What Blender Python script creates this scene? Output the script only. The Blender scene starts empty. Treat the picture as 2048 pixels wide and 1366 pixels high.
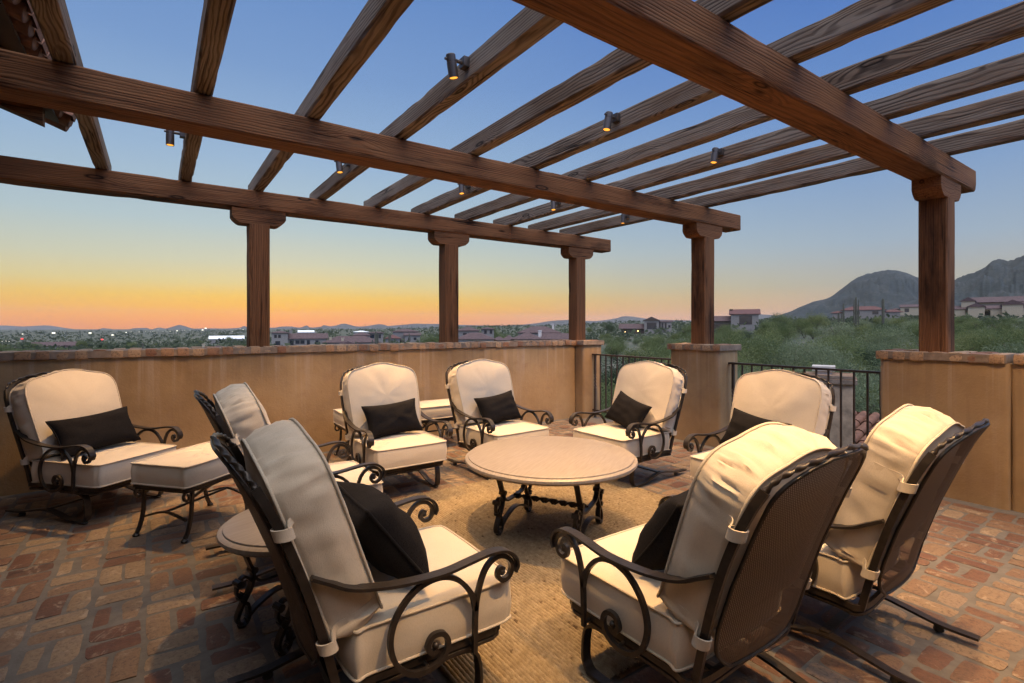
import bpy, math, random
from mathutils import Vector, Matrix, noise as NZ
random.seed(7)
R = math.radians
PI = math.pi
scene = bpy.context.scene
COL = scene.collection
# ------------------------------------------------------------------ helpers
def catmull(pts, n=8, closed=False):
    P = [Vector(p) for p in pts]; out = []; m = len(P)
    for i in range(m if closed else m - 1):
        if closed:
            a, b, c, d = P[(i-1) % m], P[i], P[(i+1) % m], P[(i+2) % m]
        else:
            b, c = P[i], P[i+1]
            a = P[i-1] if i else b*2 - c
            d = P[i+2] if i + 2 < m else c*2 - b
        for k in range(n):
            t = k / n
            out.append(.5*((2*b) + (c-a)*t + (2*a-5*b+4*c-d)*t*t + (3*b-a-3*c+d)*t**3))
    if not closed: out.append(P[-1].copy())
    return out
def circ(r, n=8, ry=None):
    ry = ry or r
    return [(r*math.cos(2*PI*i/n), ry*math.sin(2*PI*i/n)) for i in range(n)]
def rect(w, h, ridge=0):
    if ridge: return [(-w, -h), (w, -h), (w, h), (w*.45, h), (w*.3, h+ridge), (-w*.3, h+ridge), (-w*.45, h), (-w, h)]
    return [(-w, -h), (w, -h), (w, h), (-w, h)]

class MB:
    def __init__(s): s.v = []; s.f = []; s.t = []; s.m = []; s.mi = 0; s.tint = .5
    def add(s, vs, fs, tint=None):
        o = len(s.v); s.v += [tuple(p) for p in vs]; s.t += [s.tint if tint is None else tint]*len(vs)
        s.f += [tuple(i+o for i in f) for f in fs]; s.m += [s.mi]*len(fs)
    def box(s, x0, x1, y0, y1, z0, z1, tint=None):
        vs = [(x, y, z) for z in (z0, z1) for y in (y0, y1) for x in (x0, x1)]
        s.add(vs, [(0, 2, 3, 1), (4, 5, 7, 6), (0, 1, 5, 4), (2, 6, 7, 3), (0, 4, 6, 2), (1, 3, 7, 5)], tint)
    def sweep(s, path, prof, B=None, cap=True, closed=False, twist=0, scale=None):
        path = [Vector(p) for p in path]; n = len(path); k = len(prof); vs = []
        N0 = None
        for i, p in enumerate(path):
            a = path[i-1] if (i or closed) else p
            b = path[(i+1) % n] if (i < n-1 or closed) else p
            T = (b - a).normalized()
            if B is not None:
                bb = Vector(B); bb = (bb - T*bb.dot(T)).normalized(); N = bb.cross(T)
            else:
                if N0 is None:
                    N0 = T.orthogonal().normalized()
                N0 = (N0 - T*N0.dot(T)).normalized(); N = N0; bb = T.cross(N)
            ang = twist*i
            ca, sa = math.cos(ang), math.sin(ang)
            sc = scale[i] if scale else 1
            for u, w in prof:
                u2, w2 = (u*ca - w*sa)*sc, (u*sa + w*ca)*sc
                vs.append(p + bb*u2 + N*w2)
        fs = []
        for i in range(n if closed else n-1):
            for j in range(k):
                a, b = i*k+j, i*k+(j+1) % k
                c, d = ((i+1) % n)*k+(j+1) % k, ((i+1) % n)*k+j
                fs.append((a, b, c, d))
        if cap and not closed:
            fs.append(tuple(range(k))[::-1]); fs.append(tuple((n-1)*k + j for j in range(k)))
        s.add(vs, fs)
    def lathe(s, prof, n=24, c=(0, 0, 0), close=True):
        vs = []; fs = []; k = len(prof)
        for i in range(n):
            a = 2*PI*i/n
            for r, z in prof: vs.append((c[0]+r*math.cos(a), c[1]+r*math.sin(a), c[2]+z))
        for i in range(n):
            for j in range(k-1):
                a = i*k+j; b = ((i+1) % n)*k+j
                fs.append((a, b, b+1, a+1))
        if close:
            if prof[0][0] > 1e-5: fs.append(tuple(i*k for i in range(n))[::-1])
            if prof[-1][0] > 1e-5: fs.append(tuple(i*k+k-1 for i in range(n)))
        s.add(vs, fs)
    def ball(s, c, r, n=10):
        s.lathe([(max(r*math.sin(PI*i/6), 1e-6), -r*math.cos(PI*i/6)) for i in range(7)], n, c, False)
    def mesh(s, name, mats, smooth=True, tint=False, auto=None):
        me = bpy.data.meshes.new(name); me.from_pydata(s.v, [], s.f)
        for m in (mats if isinstance(mats, (list, tuple)) else [mats]): me.materials.append(m)
        if any(s.m): me.polygons.foreach_set('material_index', s.m)
        if smooth: me.polygons.foreach_set('use_smooth', [True]*len(me.polygons))
        if auto: me.set_sharp_from_angle(angle=R(auto))
        if tint:
            at = me.attributes.new('tint', 'FLOAT', 'POINT'); at.data.foreach_set('value', s.t)
        me.update(); return me
    def build(s, name, mats, parent=None, smooth=True, tint=False, auto=35):
        return link(name, s.mesh(name, mats, smooth, tint, auto if smooth else None), parent)
def link(name, me, parent=None):
    o = bpy.data.objects.new(name, me); COL.objects.link(o)
    if parent: o.parent = parent
    return o
def tag(o, label=None, cat=None, group=None, kind=None):
    for k, v in (('label', label), ('category', cat), ('group', group), ('kind', kind)):
        if v: o[k] = v
    return o
def empty(name, loc=(0, 0, 0), rz=0, label=None, cat=None, group=None):
    o = bpy.data.objects.new(name, None); COL.objects.link(o); o.empty_display_size = .1
    o.location = loc; o.rotation_euler = (0, 0, rz)
    return tag(o, label, cat, group)
def copy_tree(o, parent=None):
    c = o.copy(); COL.objects.link(c)
    if parent: c.parent = parent
    for ch in [x for x in o.children]: copy_tree(ch, c)
    return c
# ------------------------------------------------------------------ materials
def newmat(name):
    m = bpy.data.materials.new(name); m.use_nodes = True
    nt = m.node_tree; b = nt.nodes['Principled BSDF']
    return m, nt, b
def nd(nt, t, **kw):
    n = nt.nodes.new(t)
    for k, v in kw.items():
        if k.startswith('i_'): n.inputs[k[2:].replace('_', ' ')].default_value = v
        else: setattr(n, k, v)
    return n
def ramp(nt, stops, fac=None, interp='LINEAR'):
    r = nt.nodes.new('ShaderNodeValToRGB'); r.color_ramp.interpolation = interp
    e = r.color_ramp.elements
    while len(e) < len(stops): e.new(.5)
    for i, (p, c) in enumerate(stops):
        e[i].position = p; e[i].color = (*c, 1) if len(c) == 3 else c
    if fac is not None: nt.links.new(fac, r.inputs[0])
    return r
def mixc(nt, a, b, f, mode='MIX'):
    m = nt.nodes.new('ShaderNodeMix'); m.data_type = 'RGBA'; m.blend_type = mode
    for sock, v in ((m.inputs[0], f), (m.inputs[6], a), (m.inputs[7], b)):
        if hasattr(v, 'is_output'): nt.links.new(v, sock)
        else: sock.default_value = v if isinstance(v, (int, float)) else (*v, 1)
    return m.outputs[2]
def mapped(nt, scale=(1, 1, 1), coord='Object', loc=(0, 0, 0)):
    tc = nt.nodes.new('ShaderNodeTexCoord'); mp = nt.nodes.new('ShaderNodeMapping')
    mp.inputs['Scale'].default_value = scale; mp.inputs['Location'].default_value = loc
    nt.links.new(tc.outputs[coord], mp.inputs[0]); return mp.outputs[0]
def noise(nt, vec, scale, detail=4, rough=.55, dist=0):
    n = nt.nodes.new('ShaderNodeTexNoise'); n.inputs['Scale'].default_value = scale
    n.inputs['Detail'].default_value = detail; n.inputs['Roughness'].default_value = rough; n.inputs['Distortion'].default_value = dist
    if vec is not None: nt.links.new(vec, n.inputs['Vector'])
    return n.outputs[0]
def bump(nt, b, h, strength=.3, dist=.01):
    n = nt.nodes.new('ShaderNodeBump'); n.inputs['Strength'].default_value = strength; n.inputs['Distance'].default_value = dist
    nt.links.new(h, n.inputs['Height']); nt.links.new(n.outputs[0], b.inputs['Normal'])
def attr(nt, name='tint'):
    a = nt.nodes.new('ShaderNodeAttribute'); a.attribute_name = name; return a.outputs['Fac']
def rnd(nt):
    return nt.nodes.new('ShaderNodeObjectInfo').outputs['Random']
def math2(nt, op, a, b=None):
    m = nt.nodes.new('ShaderNodeMath'); m.operation = op
    for i, v in enumerate((a, b)):
        if v is None: continue
        if hasattr(v, 'is_output'): nt.links.new(v, m.inputs[i])
        else: m.inputs[i].default_value = v
    return m.outputs[0]

def wood(name, dark, mid, light, weather=None, wf=.5, rough=.72, ringf=430.0, lines=.6):
    m, nt, b = newmat(name)
    comb = nt.nodes.new('ShaderNodeCombineXYZ')
    r = math2(nt, 'MULTIPLY', rnd(nt), 37.0); r2 = math2(nt, 'MULTIPLY', math2(nt, 'FRACT', math2(nt, 'MULTIPLY', rnd(nt), 17.3)), .09)
    nt.links.new(r, comb.inputs[0]); nt.links.new(r2, comb.inputs[1]); nt.links.new(r2, comb.inputs[2])
    tc = nt.nodes.new('ShaderNodeTexCoord')
    ad = nt.nodes.new('ShaderNodeVectorMath'); ad.operation = 'ADD'
    nt.links.new(tc.outputs['Object'], ad.inputs[0]); nt.links.new(comb.outputs[0], ad.inputs[1])
    def mp(sc):
        q = nt.nodes.new('ShaderNodeMapping'); q.inputs['Scale'].default_value = sc
        nt.links.new(ad.outputs[0], q.inputs[0]); return q.outputs[0]
    xyz = nt.nodes.new('ShaderNodeSeparateXYZ'); nt.links.new(ad.outputs[0], xyz.inputs[0])
    # sparse knots push the growth rings aside
    vo = nt.nodes.new('ShaderNodeTexVoronoi'); vo.inputs['Scale'].default_value = 1
    nt.links.new(mp((1.25, 4.6, 4.6)), vo.inputs['Vector']); dk = vo.outputs['Distance']
    kb = ramp(nt, [(0, (1, 1, 1)), (.12, (.75, .75, .75)), (.34, (0, 0, 0))], dk).outputs[0]
    wob = math2(nt, 'MULTIPLY', math2(nt, 'SUBTRACT', noise(nt, mp((.55, 2.2, 2.2)), 1.0, 4, .6), .5), .11)
    yy = math2(nt, 'POWER', math2(nt, 'ADD', xyz.outputs[1], .10), 2.0); zz = math2(nt, 'POWER', math2(nt, 'SUBTRACT', xyz.outputs[2], .19), 2.0)
    rad = math2(nt, 'SQRT', math2(nt, 'ADD', yy, zz))
    rad = math2(nt, 'ADD', math2(nt, 'ADD', rad, wob), math2(nt, 'MULTIPLY', kb, .045))
    sn = math2(nt, 'ADD', math2(nt, 'MULTIPLY', math2(nt, 'SINE', math2(nt, 'MULTIPLY', rad, ringf)), .5), .5)
    ln = ramp(nt, [(0, (1, 1, 1)), (.22, (.75, .75, .75)), (.6, (0, 0, 0))], sn).outputs[0]
    fib = noise(nt, mp((1.4, 85, 85)), 1.0, 4, .7)
    big = noise(nt, mp((.7, 3, 3)), 1.3, 5, .65)
    c = ramp(nt, [(.3, mid), (.7, light)], fib).outputs[0]
    if weather:
        c = mixc(nt, c, weather, math2(nt, 'MULTIPLY', ramp(nt, [(.36, (0, 0, 0)), (.6, (1, 1, 1))], big).outputs[0], wf))
    else:
        c = mixc(nt, c, [x*.4 for x in dark], ramp(nt, [(.54, (0, 0, 0)), (.72, (.85, .85, .85))], big).outputs[0])
        st = noise(nt, mp((1.2, 9, 9)), 1.0, 4, .6)
        c = mixc(nt, c, light, ramp(nt, [(.55, (0, 0, 0)), (.7, (.7, .7, .7))], st).outputs[0])
    c = mixc(nt, c, dark, math2(nt, 'MULTIPLY', math2(nt, 'MULTIPLY', ln, lines), ramp(nt, [(.35, (.25, .25, .25)), (.62, (1, 1, 1))], noise(nt, mp((1.0, 6, 6)), 1.0, 4, .65)).outputs[0]))
    c = mixc(nt, c, [x*.3 for x in dark], ramp(nt, [(.33, (.7, .7, .7)), (.42, (0, 0, 0))], fib).outputs[0])
    kc = ramp(nt, [(0, (.9, .9, .9)), (.06, (.2, .2, .2)), (.085, (.95, .95, .95)), (.12, (0, 0, 0))], dk).outputs[0]
    c = mixc(nt, c, [x*.25 for x in dark], kc)
    ck = noise(nt, mp((.42, 20, 20)), 1.0, 2, .4)
    crack = math2(nt, 'MULTIPLY', ramp(nt, [(.484, (0, 0, 0)), (.5, (1, 1, 1)), (.516, (0, 0, 0))], ck).outputs[0], ramp(nt, [(.5, (0, 0, 0)), (.6, (1, 1, 1))], noise(nt, mp((.9, 4, 4)), 1.0, 2, .5)).outputs[0])
    c = mixc(nt, c, [x*.1 for x in dark], crack)
    nt.links.new(c, b.inputs['Base Color']); b.inputs['Roughness'].default_value = rough+.1; b.inputs['Specular IOR Level'].default_value = .18
    h = math2(nt, 'SUBTRACT', math2(nt, 'SUBTRACT', math2(nt, 'MULTIPLY', fib, .5), math2(nt, 'MULTIPLY', ln, .5)), math2(nt, 'MULTIPLY', crack, 1.5))
    bump(nt, b, h, .6, .006)
    return m
M = {}
M['beam'] = wood('stained timber', (.028, .011, .006), (.120, .046, .019), (.215, .096, .041), ringf=400.0, lines=.40)
M['rafter'] = wood('weathered timber', (.024, .013, .009), (.110, .063, .037), (.20, .132, .086), (.26, .205, .16), .75, ringf=470.0, lines=.8)
def stucco():
    m, nt, b = newmat('stucco')
    v = mapped(nt)
    n1 = noise(nt, v, 1.3, 5, .6)
    c = ramp(nt, [(.3, (.225, .137, .064)), (.5, (.305, .198, .099)), (.72, (.375, .258, .142))], n1).outputs[0]
    c = mixc(nt, c, (.23, .14, .08), math2(nt, 'MULTIPLY', ramp(nt, [(.5, (0, 0, 0)), (.7, (1, 1, 1))], noise(nt, v, 5, 6, .7, .4)).outputs[0], .5))
    st = noise(nt, mapped(nt, (7, 7, .35)), 1.0, 4, .65)
    c = mixc(nt, c, (.46, .37, .31), math2(nt, 'MULTIPLY', ramp(nt, [(.56, (0, 0, 0)), (.68, (1, 1, 1))], st).outputs[0], .16))
    c = mixc(nt, c, (.16, .09, .05), math2(nt, 'MULTIPLY', ramp(nt, [(.30, (1, 1, 1)), (.42, (0, 0, 0))], st).outputs[0], .22))
    nt.links.new(c, b.inputs['Base Color']); b.inputs['Roughness'].default_value = .92
    zs = nt.nodes.new('ShaderNodeSeparateXYZ'); nt.links.new(v, zs.inputs[0])
    hi = ramp(nt, [(.55, (0, 0, 0)), (1.0, (1, 1, 1))], zs.outputs[2]).outputs[0]
    dr = noise(nt, mapped(nt, (11, 11, .22), loc=(3, 5, 0)), 1.0, 3, .6)
    c = mixc(nt, c, (.47, .39, .33), math2(nt, 'MULTIPLY', math2(nt, 'MULTIPLY', ramp(nt, [(.56, (0, 0, 0)), (.63, (1, 1, 1))], dr).outputs[0], hi), .22))
    c = mixc(nt, c, (.11, .07, .045), math2(nt, 'MULTIPLY', math2(nt, 'MULTIPLY', ramp(nt, [(.36, (1, 1, 1)), (.44, (0, 0, 0))], dr).outputs[0], hi), .2))
    nt.links.new(c, b.inputs['Base Color'])
    bump(nt, b, math2(nt, 'ADD', noise(nt, v, 60, 6, .65), noise(nt, v, 9, 4, .6)), .45, .008)
    return m
M['stucco'] = stucco()
def brickm(name, stops, spot=.5):
    m, nt, b = newmat(name)
    v = mapped(nt)
    t = attr(nt)
    n1 = noise(nt, v, 22, 6, .7)
    f = math2(nt, 'ADD', t, math2(nt, 'MULTIPLY', math2(nt, 'SUBTRACT', n1, .5), .5))
    c = ramp(nt, stops, f).outputs[0]
    n2 = noise(nt, v, 55, 5, .75)
    c = mixc(nt, c, (.05, .03, .022), math2(nt, 'MULTIPLY', ramp(nt, [(.36, (1, 1, 1)), (.50, (0, 0, 0))], n2).outputs[0], .7))
    n3 = noise(nt, v, 9, 5, .7, .6)
    c = mixc(nt, c, (.34, .27, .20), math2(nt, 'MULTIPLY', ramp(nt, [(.57, (0, 0, 0)), (.66, (1, 1, 1))], n3).outputs[0], spot))
    nt.links.new(c, b.inputs['Base Color']); b.inputs['Roughness'].default_value = .72
    bump(nt, b, n2, .6, .006)
    return m
BR = [(0, (.040, .017, .012)), (.2, (.088, .035, .022)), (.4, (.118, .060, .036)), (.6, (.150, .096, .060)), (.8, (.20, .142, .090)), (1, (.145, .102, .082))]
M['brick'] = brickm('reclaimed brick', BR, .5)
M['capbrick'] = brickm('cap brick', [(0, (.17, .075, .042)), (.3, (.27, .145, .08)), (.6, (.33, .20, .11)), (1, (.36, .25, .16))], .25)
def plain(name, col, rough=.6, metal=0, nscale=0, namt=.25, bs=0, bscale=80, sheen=0, spec=None):
    m, nt, b = newmat(name)
    b.inputs['Roughness'].default_value = rough; b.inputs['Metallic'].default_value = metal
    b.inputs['Base Color'].default_value = (*col, 1)
    if spec is not None: b.inputs['Specular IOR Level'].default_value = spec
    if sheen: b.inputs['Sheen Weight'].default_value = sheen*.5
    v = mapped(nt)
    if nscale:
        n = noise(nt, v, nscale, 5, .6)
        c = mixc(nt, [x*(1-namt) for x in col], [min(1, x*(1+namt)) for x in col], ramp(nt, [(.3, (0, 0, 0)), (.7, (1, 1, 1))], n).outputs[0])
        nt.links.new(c, b.inputs['Base Color'])
    if bs: bump(nt, b, noise(nt, v, bscale, 3, .6), bs, .004)
    return m
M['mortar'] = plain('mortar', (.104, .094, .086), .95, 0, 14, .22, .5, 90)
M['capmortar'] = plain('cap mortar', (.20, .15, .115), .95, 0, 14, .3, .5, 90)
M['iron'] = plain('wrought iron', (.030, .023, .019), .38, .35, 30, .35, .25, 90)
M['ironrail'] = plain('painted rail iron', (.045, .03, .022), .5, .2, 20, .3, .15, 60)
M['bronze'] = plain('lamp bronze', (.075, .055, .045), .4, .4, 0)
M['rubber'] = plain('dark rubber', (.015, .014, .013), .6)
def fabric(name, col, weave=420, amt=.18, sheen=.15, bs=.22):
    m, nt, b = newmat(name)
    b.inputs['Roughness'].default_value = .95; b.inputs['Specular IOR Level'].default_value = .15
    b.inputs['Sheen Weight'].default_value = sheen
    v = mapped(nt)
    n1 = noise(nt, mapped(nt, (1, 1, .25)), weave, 2, .5)
    n2 = noise(nt, mapped(nt, (.25, 1, 1)), weave, 2, .5)
    s = math2(nt, 'ADD', n1, n2)
    n3 = noise(nt, v, 5, 4, .6)
    c = mixc(nt, [x*(1-amt) for x in col], [min(1, x*(1+amt*.6)) for x in col], ramp(nt, [(.75, (0, 0, 0)), (1.0, (1, 1, 1))], s).outputs[0])
    c = mixc(nt, c, [x*.93 for x in col], math2(nt, 'MULTIPLY', ramp(nt, [(.45, (0, 0, 0)), (.7, (1, 1, 1))], n3).outputs[0], .5))
    nt.links.new(c, b.inputs['Base Color'])
    bump(nt, b, s, bs, .002)
    return m
M['cream'] = fabric('cream canvas', (.51, .44, .355), amt=.08)
M['pipe'] = fabric('cream piping', (.46, .395, .315))
M['black'] = fabric('black chenille', (.0075, .0065, .007), 260, .7, 0, .5)
def meshmat():
    m, nt, b = newmat('woven iron mesh')
    b.inputs['Base Color'].default_value = (.105, .067, .040, 1); b.inputs['Roughness'].default_value = .65; b.inputs['Metallic'].default_value = .2
    uv = nt.nodes.new('ShaderNodeUVMap')
    mp = nt.nodes.new('ShaderNodeMapping'); nt.links.new(uv.outputs[0], mp.inputs[0])
    sp = nt.nodes.new('ShaderNodeSeparateXYZ'); nt.links.new(mp.outputs[0], sp.inputs[0])
    P = .0085
    # diamond lattice: strands along both diagonals
    def band(sign):
        t = math2(nt, 'ADD', sp.outputs[0], math2(nt, 'MULTIPLY', sp.outputs[1], .62*sign))
        return math2(nt, 'ABSOLUTE', math2(nt, 'SINE', math2(nt, 'MULTIPLY', t, PI/P)))
    hole = math2(nt, 'MULTIPLY', math2(nt, 'GREATER_THAN', band(1), .80), math2(nt, 'GREATER_THAN', band(-1), .80))
    tr = nt.nodes.new('ShaderNodeBsdfTransparent'); mx = nt.nodes.new('ShaderNodeMixShader')
    nt.links.new(hole, mx.inputs[0]); nt.links.new(b.outputs[0], mx.inputs[1]); nt.links.new(tr.outputs[0], mx.inputs[2])
    nt.links.new(mx.outputs[0], nt.nodes['Material Output'].inputs[0])
    return m
M['mesh'] = meshmat()
def stone():
    m, nt, b = newmat('travertine')
    n1 = noise(nt, mapped(nt, (2.2, 26, 9)), 3.0, 5, .6)
    c = ramp(nt, [(.3, (.215, .178, .15)), (.5, (.25, .21, .178)), (.7, (.285, .245, .21))], n1).outputs[0]
    n2 = noise(nt, mapped(nt, (5, 70, 30)), 4, 4, .7)
    c = mixc(nt, c, (.27, .24, .215), math2(nt, 'MULTIPLY', ramp(nt, [(.6, (0, 0, 0)), (.7, (1, 1, 1))], n2).outputs[0], .4))
    nt.links.new(c, b.inputs['Base Color']); b.inputs['Roughness'].default_value = .42
    bump(nt, b, n2, .12, .002)
    return m
M['stone'] = stone()
def jute():
    m, nt, b = newmat('jute weave')
    t = attr(nt)
    v = mapped(nt)
    c = ramp(nt, [(0, (.07, .046, .028)), (.25, (.18, .135, .085)), (.6, (.25, .195, .128)), (1, (.34, .28, .195))], math2(nt, 'ADD', t, math2(nt, 'MULTIPLY', math2(nt, 'SUBTRACT', noise(nt, v, 2.5, 4, .7), .5), .35))).outputs[0]
    n = noise(nt, mapped(nt, (1, .45, 1)), 330, 3, .7)
    c = mixc(nt, c, (.10, .06, .03), math2(nt, 'MULTIPLY', ramp(nt, [(.35, (1, 1, 1)), (.5, (0, 0, 0))], n).outputs[0], .5))
    nt.links.new(c, b.inputs['Base Color']); b.inputs['Roughness'].default_value = 1; b.inputs['Specular IOR Level'].default_value = .1
    bump(nt, b, n, .8, .004)
    return m
M['jute'] = jute()
def emit(name, col, s):
    m, nt, b = newmat(name)
    b.inputs['Base Color'].default_value = (*[x*.5 for x in col], 1)
    b.inputs['Emission Color'].default_value = (*col, 1); b.inputs['Emission Strength'].default_value = s
    return m
M['lens'] = emit('lamp lens', (1, .40, .045), 1.6)
M['lensin'] = plain('lamp reflector', (.6, .45, .2), .4, .5)
M['lit'] = emit('lit window', (1, .58, .2), .9)
M['flood'] = emit('floodlight', (1, .93, .75), 1.7)
M['redlamp'] = emit('red lamp', (1, .05, .05), 3)
M['warmlamp'] = emit('wall lantern', (1, .62, .22), 6)
def leafm(name, a, bcol, c2):
    m, nt, b = newmat(name)
    f = math2(nt, 'ADD', attr(nt), math2(nt, 'MULTIPLY', math2(nt, 'SUBTRACT', rnd(nt), .5), .5))
    c = ramp(nt, [(0, a), (.5, bcol), (1, c2)], f).outputs[0]
    nt.links.new(c, b.inputs['Base Color']); b.inputs['Roughness'].default_value = .8; b.inputs['Specular IOR Level'].default_value = .2
    tl = nt.nodes.new('ShaderNodeBsdfTranslucent'); nt.links.new(c, tl.inputs[0]); mx = nt.nodes.new('ShaderNodeMixShader'); mx.inputs[0].default_value = .42
    nt.links.new(b.outputs[0], mx.inputs[1]); nt.links.new(tl.outputs[0], mx.inputs[2]); nt.links.new(mx.outputs[0], nt.nodes['Material Output'].inputs[0])
    return m
M['leaf'] = leafm('palo verde leaves', (.072, .098, .038), (.135, .164, .066), (.21, .232, .10))
M['leaf2'] = leafm('sage leaves', (.088, .116, .062), (.152, .184, .10), (.23, .258, .15))
M['leaf3'] = leafm('dark mesquite leaves', (.028, .045, .024), (.056, .08, .042), (.095, .12, .064))
M['leaf4'] = leafm('yellow green leaves', (.085, .105, .038), (.15, .172, .064), (.22, .235, .10))
M['scrubm'] = leafm('far scrub', (.030, .042, .026), (.055, .070, .040), (.095, .108, .06))
M['bark'] = plain('desert bark', (.10, .075, .055), .9, 0, 8, .4)
M['cactus'] = plain('saguaro skin', (.065, .062, .042), .8, 0, 3, .3)
def groundm():
    m, nt, b = newmat('desert ground')
    v = mapped(nt)
    n1 = noise(nt, v, .03, 8, .7); n2 = noise(nt, v, .35, 6, .7)
    c = ramp(nt, [(.35, (.045, .058, .032)), (.5, (.085, .085, .055)), (.65, (.15, .125, .09))], n1).outputs[0]
    c = mixc(nt, c, (.05, .062, .034), ramp(nt, [(.42, (0, 0, 0)), (.58, (.85, .85, .85))], n2).outputs[0])
    nt.links.new(c, b.inputs['Base Color']); b.inputs['Roughness'].default_value = 1
    return m
M['ground'] = groundm()
def mountm(name, a, c2, sc):
    m, nt, b = newmat(name)
    v = mapped(nt)
    n = noise(nt, v, sc, 8, .75); n2 = noise(nt, mapped(nt, (1, 1, 2.2)), sc*9, 5, .8)
    c = ramp(nt, [(.35, a), (.65, c2)], n).outputs[0]
    c = mixc(nt, c, [x*.45 for x in a], ramp(nt, [(.45, (0, 0, 0)), (.6, (.8, .8, .8))], n2).outputs[0])
    nt.links.new(c, b.inputs['Base Color']); b.inputs['Roughness'].default_value = 1
    return m
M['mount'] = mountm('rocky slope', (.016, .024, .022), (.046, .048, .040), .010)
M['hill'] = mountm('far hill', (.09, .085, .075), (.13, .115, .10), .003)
M['rooftile'] = plain('clay roof tile', (.088, .052, .050), .85, 0, 1.2, .35)
M['rooftile2'] = plain('red clay roof tile', (.115, .047, .040), .85, 0, 1.2, .35)
M['eavetile'] = plain('terracotta eave tile', (.17, .075, .045), .85, 0, 9, .4, .4, 60)
M['hstucco'] = plain('house stucco', (.205, .18, .16), .95, 0, 2, .15)
M['hcream'] = plain('cream house stucco', (.37, .30, .21), .95, 0, 2, .12)
M['hwhite'] = plain('white membrane roof', (.8, .8, .78), .8, 0, 1, .05)
M['glass'] = plain('dark window glass', (.02, .024, .03), .15, 0)
M['hwood'] = plain('dark house timber', (.06, .04, .03), .8, 0, 3, .3)
M['rubble'] = plain('rubble stone', (.33, .24, .165), .95, 0, 5, .4, .8, 14)
M['slab'] = plain('chimney slab', (.5, .44, .4), .9, 0, 6, .2)
M['pole'] = plain('light pole steel', (.08, .085, .09), .6)
# ------------------------------------------------------------------ camera
YAW = .9593; F = 1013.5; H = 1.4; CX = 1023.85; YH = 652.8
cc, ss = math.cos(YAW), math.sin(YAW)
def at(px, d):                       # bearing of a map point + its depth -> ground-plan X, Y
    r = (px - CX)/F*d
    return ss*r + cc*d, -cc*r + ss*d
def zat(py, d): return H - (py - YH)*d/F
cam = bpy.data.cameras.new('camera'); co = bpy.data.objects.new('camera', cam); COL.objects.link(co)
co.location = (0, 0, H); co.rotation_euler = (R(90), 0, YAW - R(90))
cam.sensor_width = 36; cam.lens = F/2048*36; cam.shift_y = -(683 - YH)/2048; cam.clip_start = .05; cam.clip_end = 30000
scene.camera = co
# ------------------------------------------------------------------ terrace
FX0, FX1, FY0, FY1 = -1.6, 5.75, -1.3, 6.25
def brick_geo(mb, cx, cy, lx, ly, z=0, tint=.5, thick=.03, seed=0):
    nx, ny = (6, 4) if lx > ly else (4, 6)
    vs = []; fs = []
    sk = [random.uniform(-.006, .006) for _ in range(8)]
    tl = random.uniform(-.003, .003); tx = random.uniform(-.012, .012); ty = random.uniform(-.012, .012)
    for j in range(ny):
        for i in range(nx):
            u = i/(nx-1)*2-1; w = j/(ny-1)*2-1
            # clustered towards the rim to round it
            u2 = math.copysign(abs(u)**.6, u); w2 = math.copysign(abs(w)**.6, w)
            x = u2*lx/2; y = w2*ly/2
            k = 1 - .055*(abs(u2)**4)*(abs(w2)**4)
            x *= k; y *= k
            nn = NZ.noise(Vector((cx+x, cy+y, seed))*16)
            x += sk[0]*w + sk[1]*w*w + nn*.004; y += sk[2]*u + sk[3]*u*u + NZ.noise(Vector((cx+x, cy+y, seed+9))*14)*.004
            edge = max(abs(u2), abs(w2))
            zz = z + tl + x*tx + y*ty + nn*.0028 - (.005 if edge > .99 else 0)
            vs.append((cx+x, cy+y, zz))
    for j in range(ny-1):
        for i in range(nx-1):
            a = j*nx+i; fs.append((a, a+1, a+nx+1, a+nx))
    rim = list(range(nx)) + [j*nx+nx-1 for j in range(1, ny)] + [(ny-1)*nx+i for i in range(nx-2, -1, -1)] + [j*nx for j in range(ny-2, 0, -1)]
    o = len(vs)
    for i in rim: vs.append((vs[i][0]*1.0, vs[i][1], z - thick))
    n = len(rim)
    for i in range(n): fs.append((rim[(i+1) % n], rim[i], o+i, o+(i+1) % n))
    mb.add(vs, fs, tint)
mb = MB()
mb.mi = 1; mb.box(FX0, 5.6, FY0, 6.1, -.12, -.006); mb.mi = 0
PX, PY = .2195, .25
ox, oy = -.048, 3.03
i0 = int((FX0-ox)/PX)-1
for i in range(i0, i0+int((5.5-FX0)/PX)+3):
    for j in range(-18, 14):
        x0 = ox + i*PX + random.uniform(-.004, .004); y0 = oy + j*PY + .01*math.sin(i*1.7)
        if x0 < FX0 or x0 + PX > 5.42 or y0 < FY0 or y0 + PY > 5.98: continue
        def tn(): return min(1, max(0, random.betavariate(2.2, 2.0)))
        g = .0165
        if (i + j) % 2:
            for k in range(2):
                brick_geo(mb, x0+PX*(.25+.5*k), y0+PY/2, PX/2-g+random.uniform(-.006, .004), PY-g*1.1+random.uniform(-.012, .004), random.uniform(-.003, .002), tn(), seed=random.random()*90)
        else:
            for k in range(2):
                brick_geo(mb, x0+PX/2, y0+PY*(.25+.5*k), PX-g+random.uniform(-.012, .002), PY/2-g*.85+random.uniform(-.008, .004), random.uniform(-.003, .002), tn(), seed=random.random()*90)
fl = mb.build('floor', [M['brick'], M['mortar']], tint=True, auto=50)
tag(fl, 'terrace floor of worn reclaimed brick laid in a basket weave', 'floor', kind='structure')
mb = MB(); mb.box(-9, 5.95, -9, 6.6, -4.6, -.13)
tag(mb.build('terrace_base', M['stucco'], smooth=False), 'stuccoed lower storey that carries the terrace', 'base', kind='structure')

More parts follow.
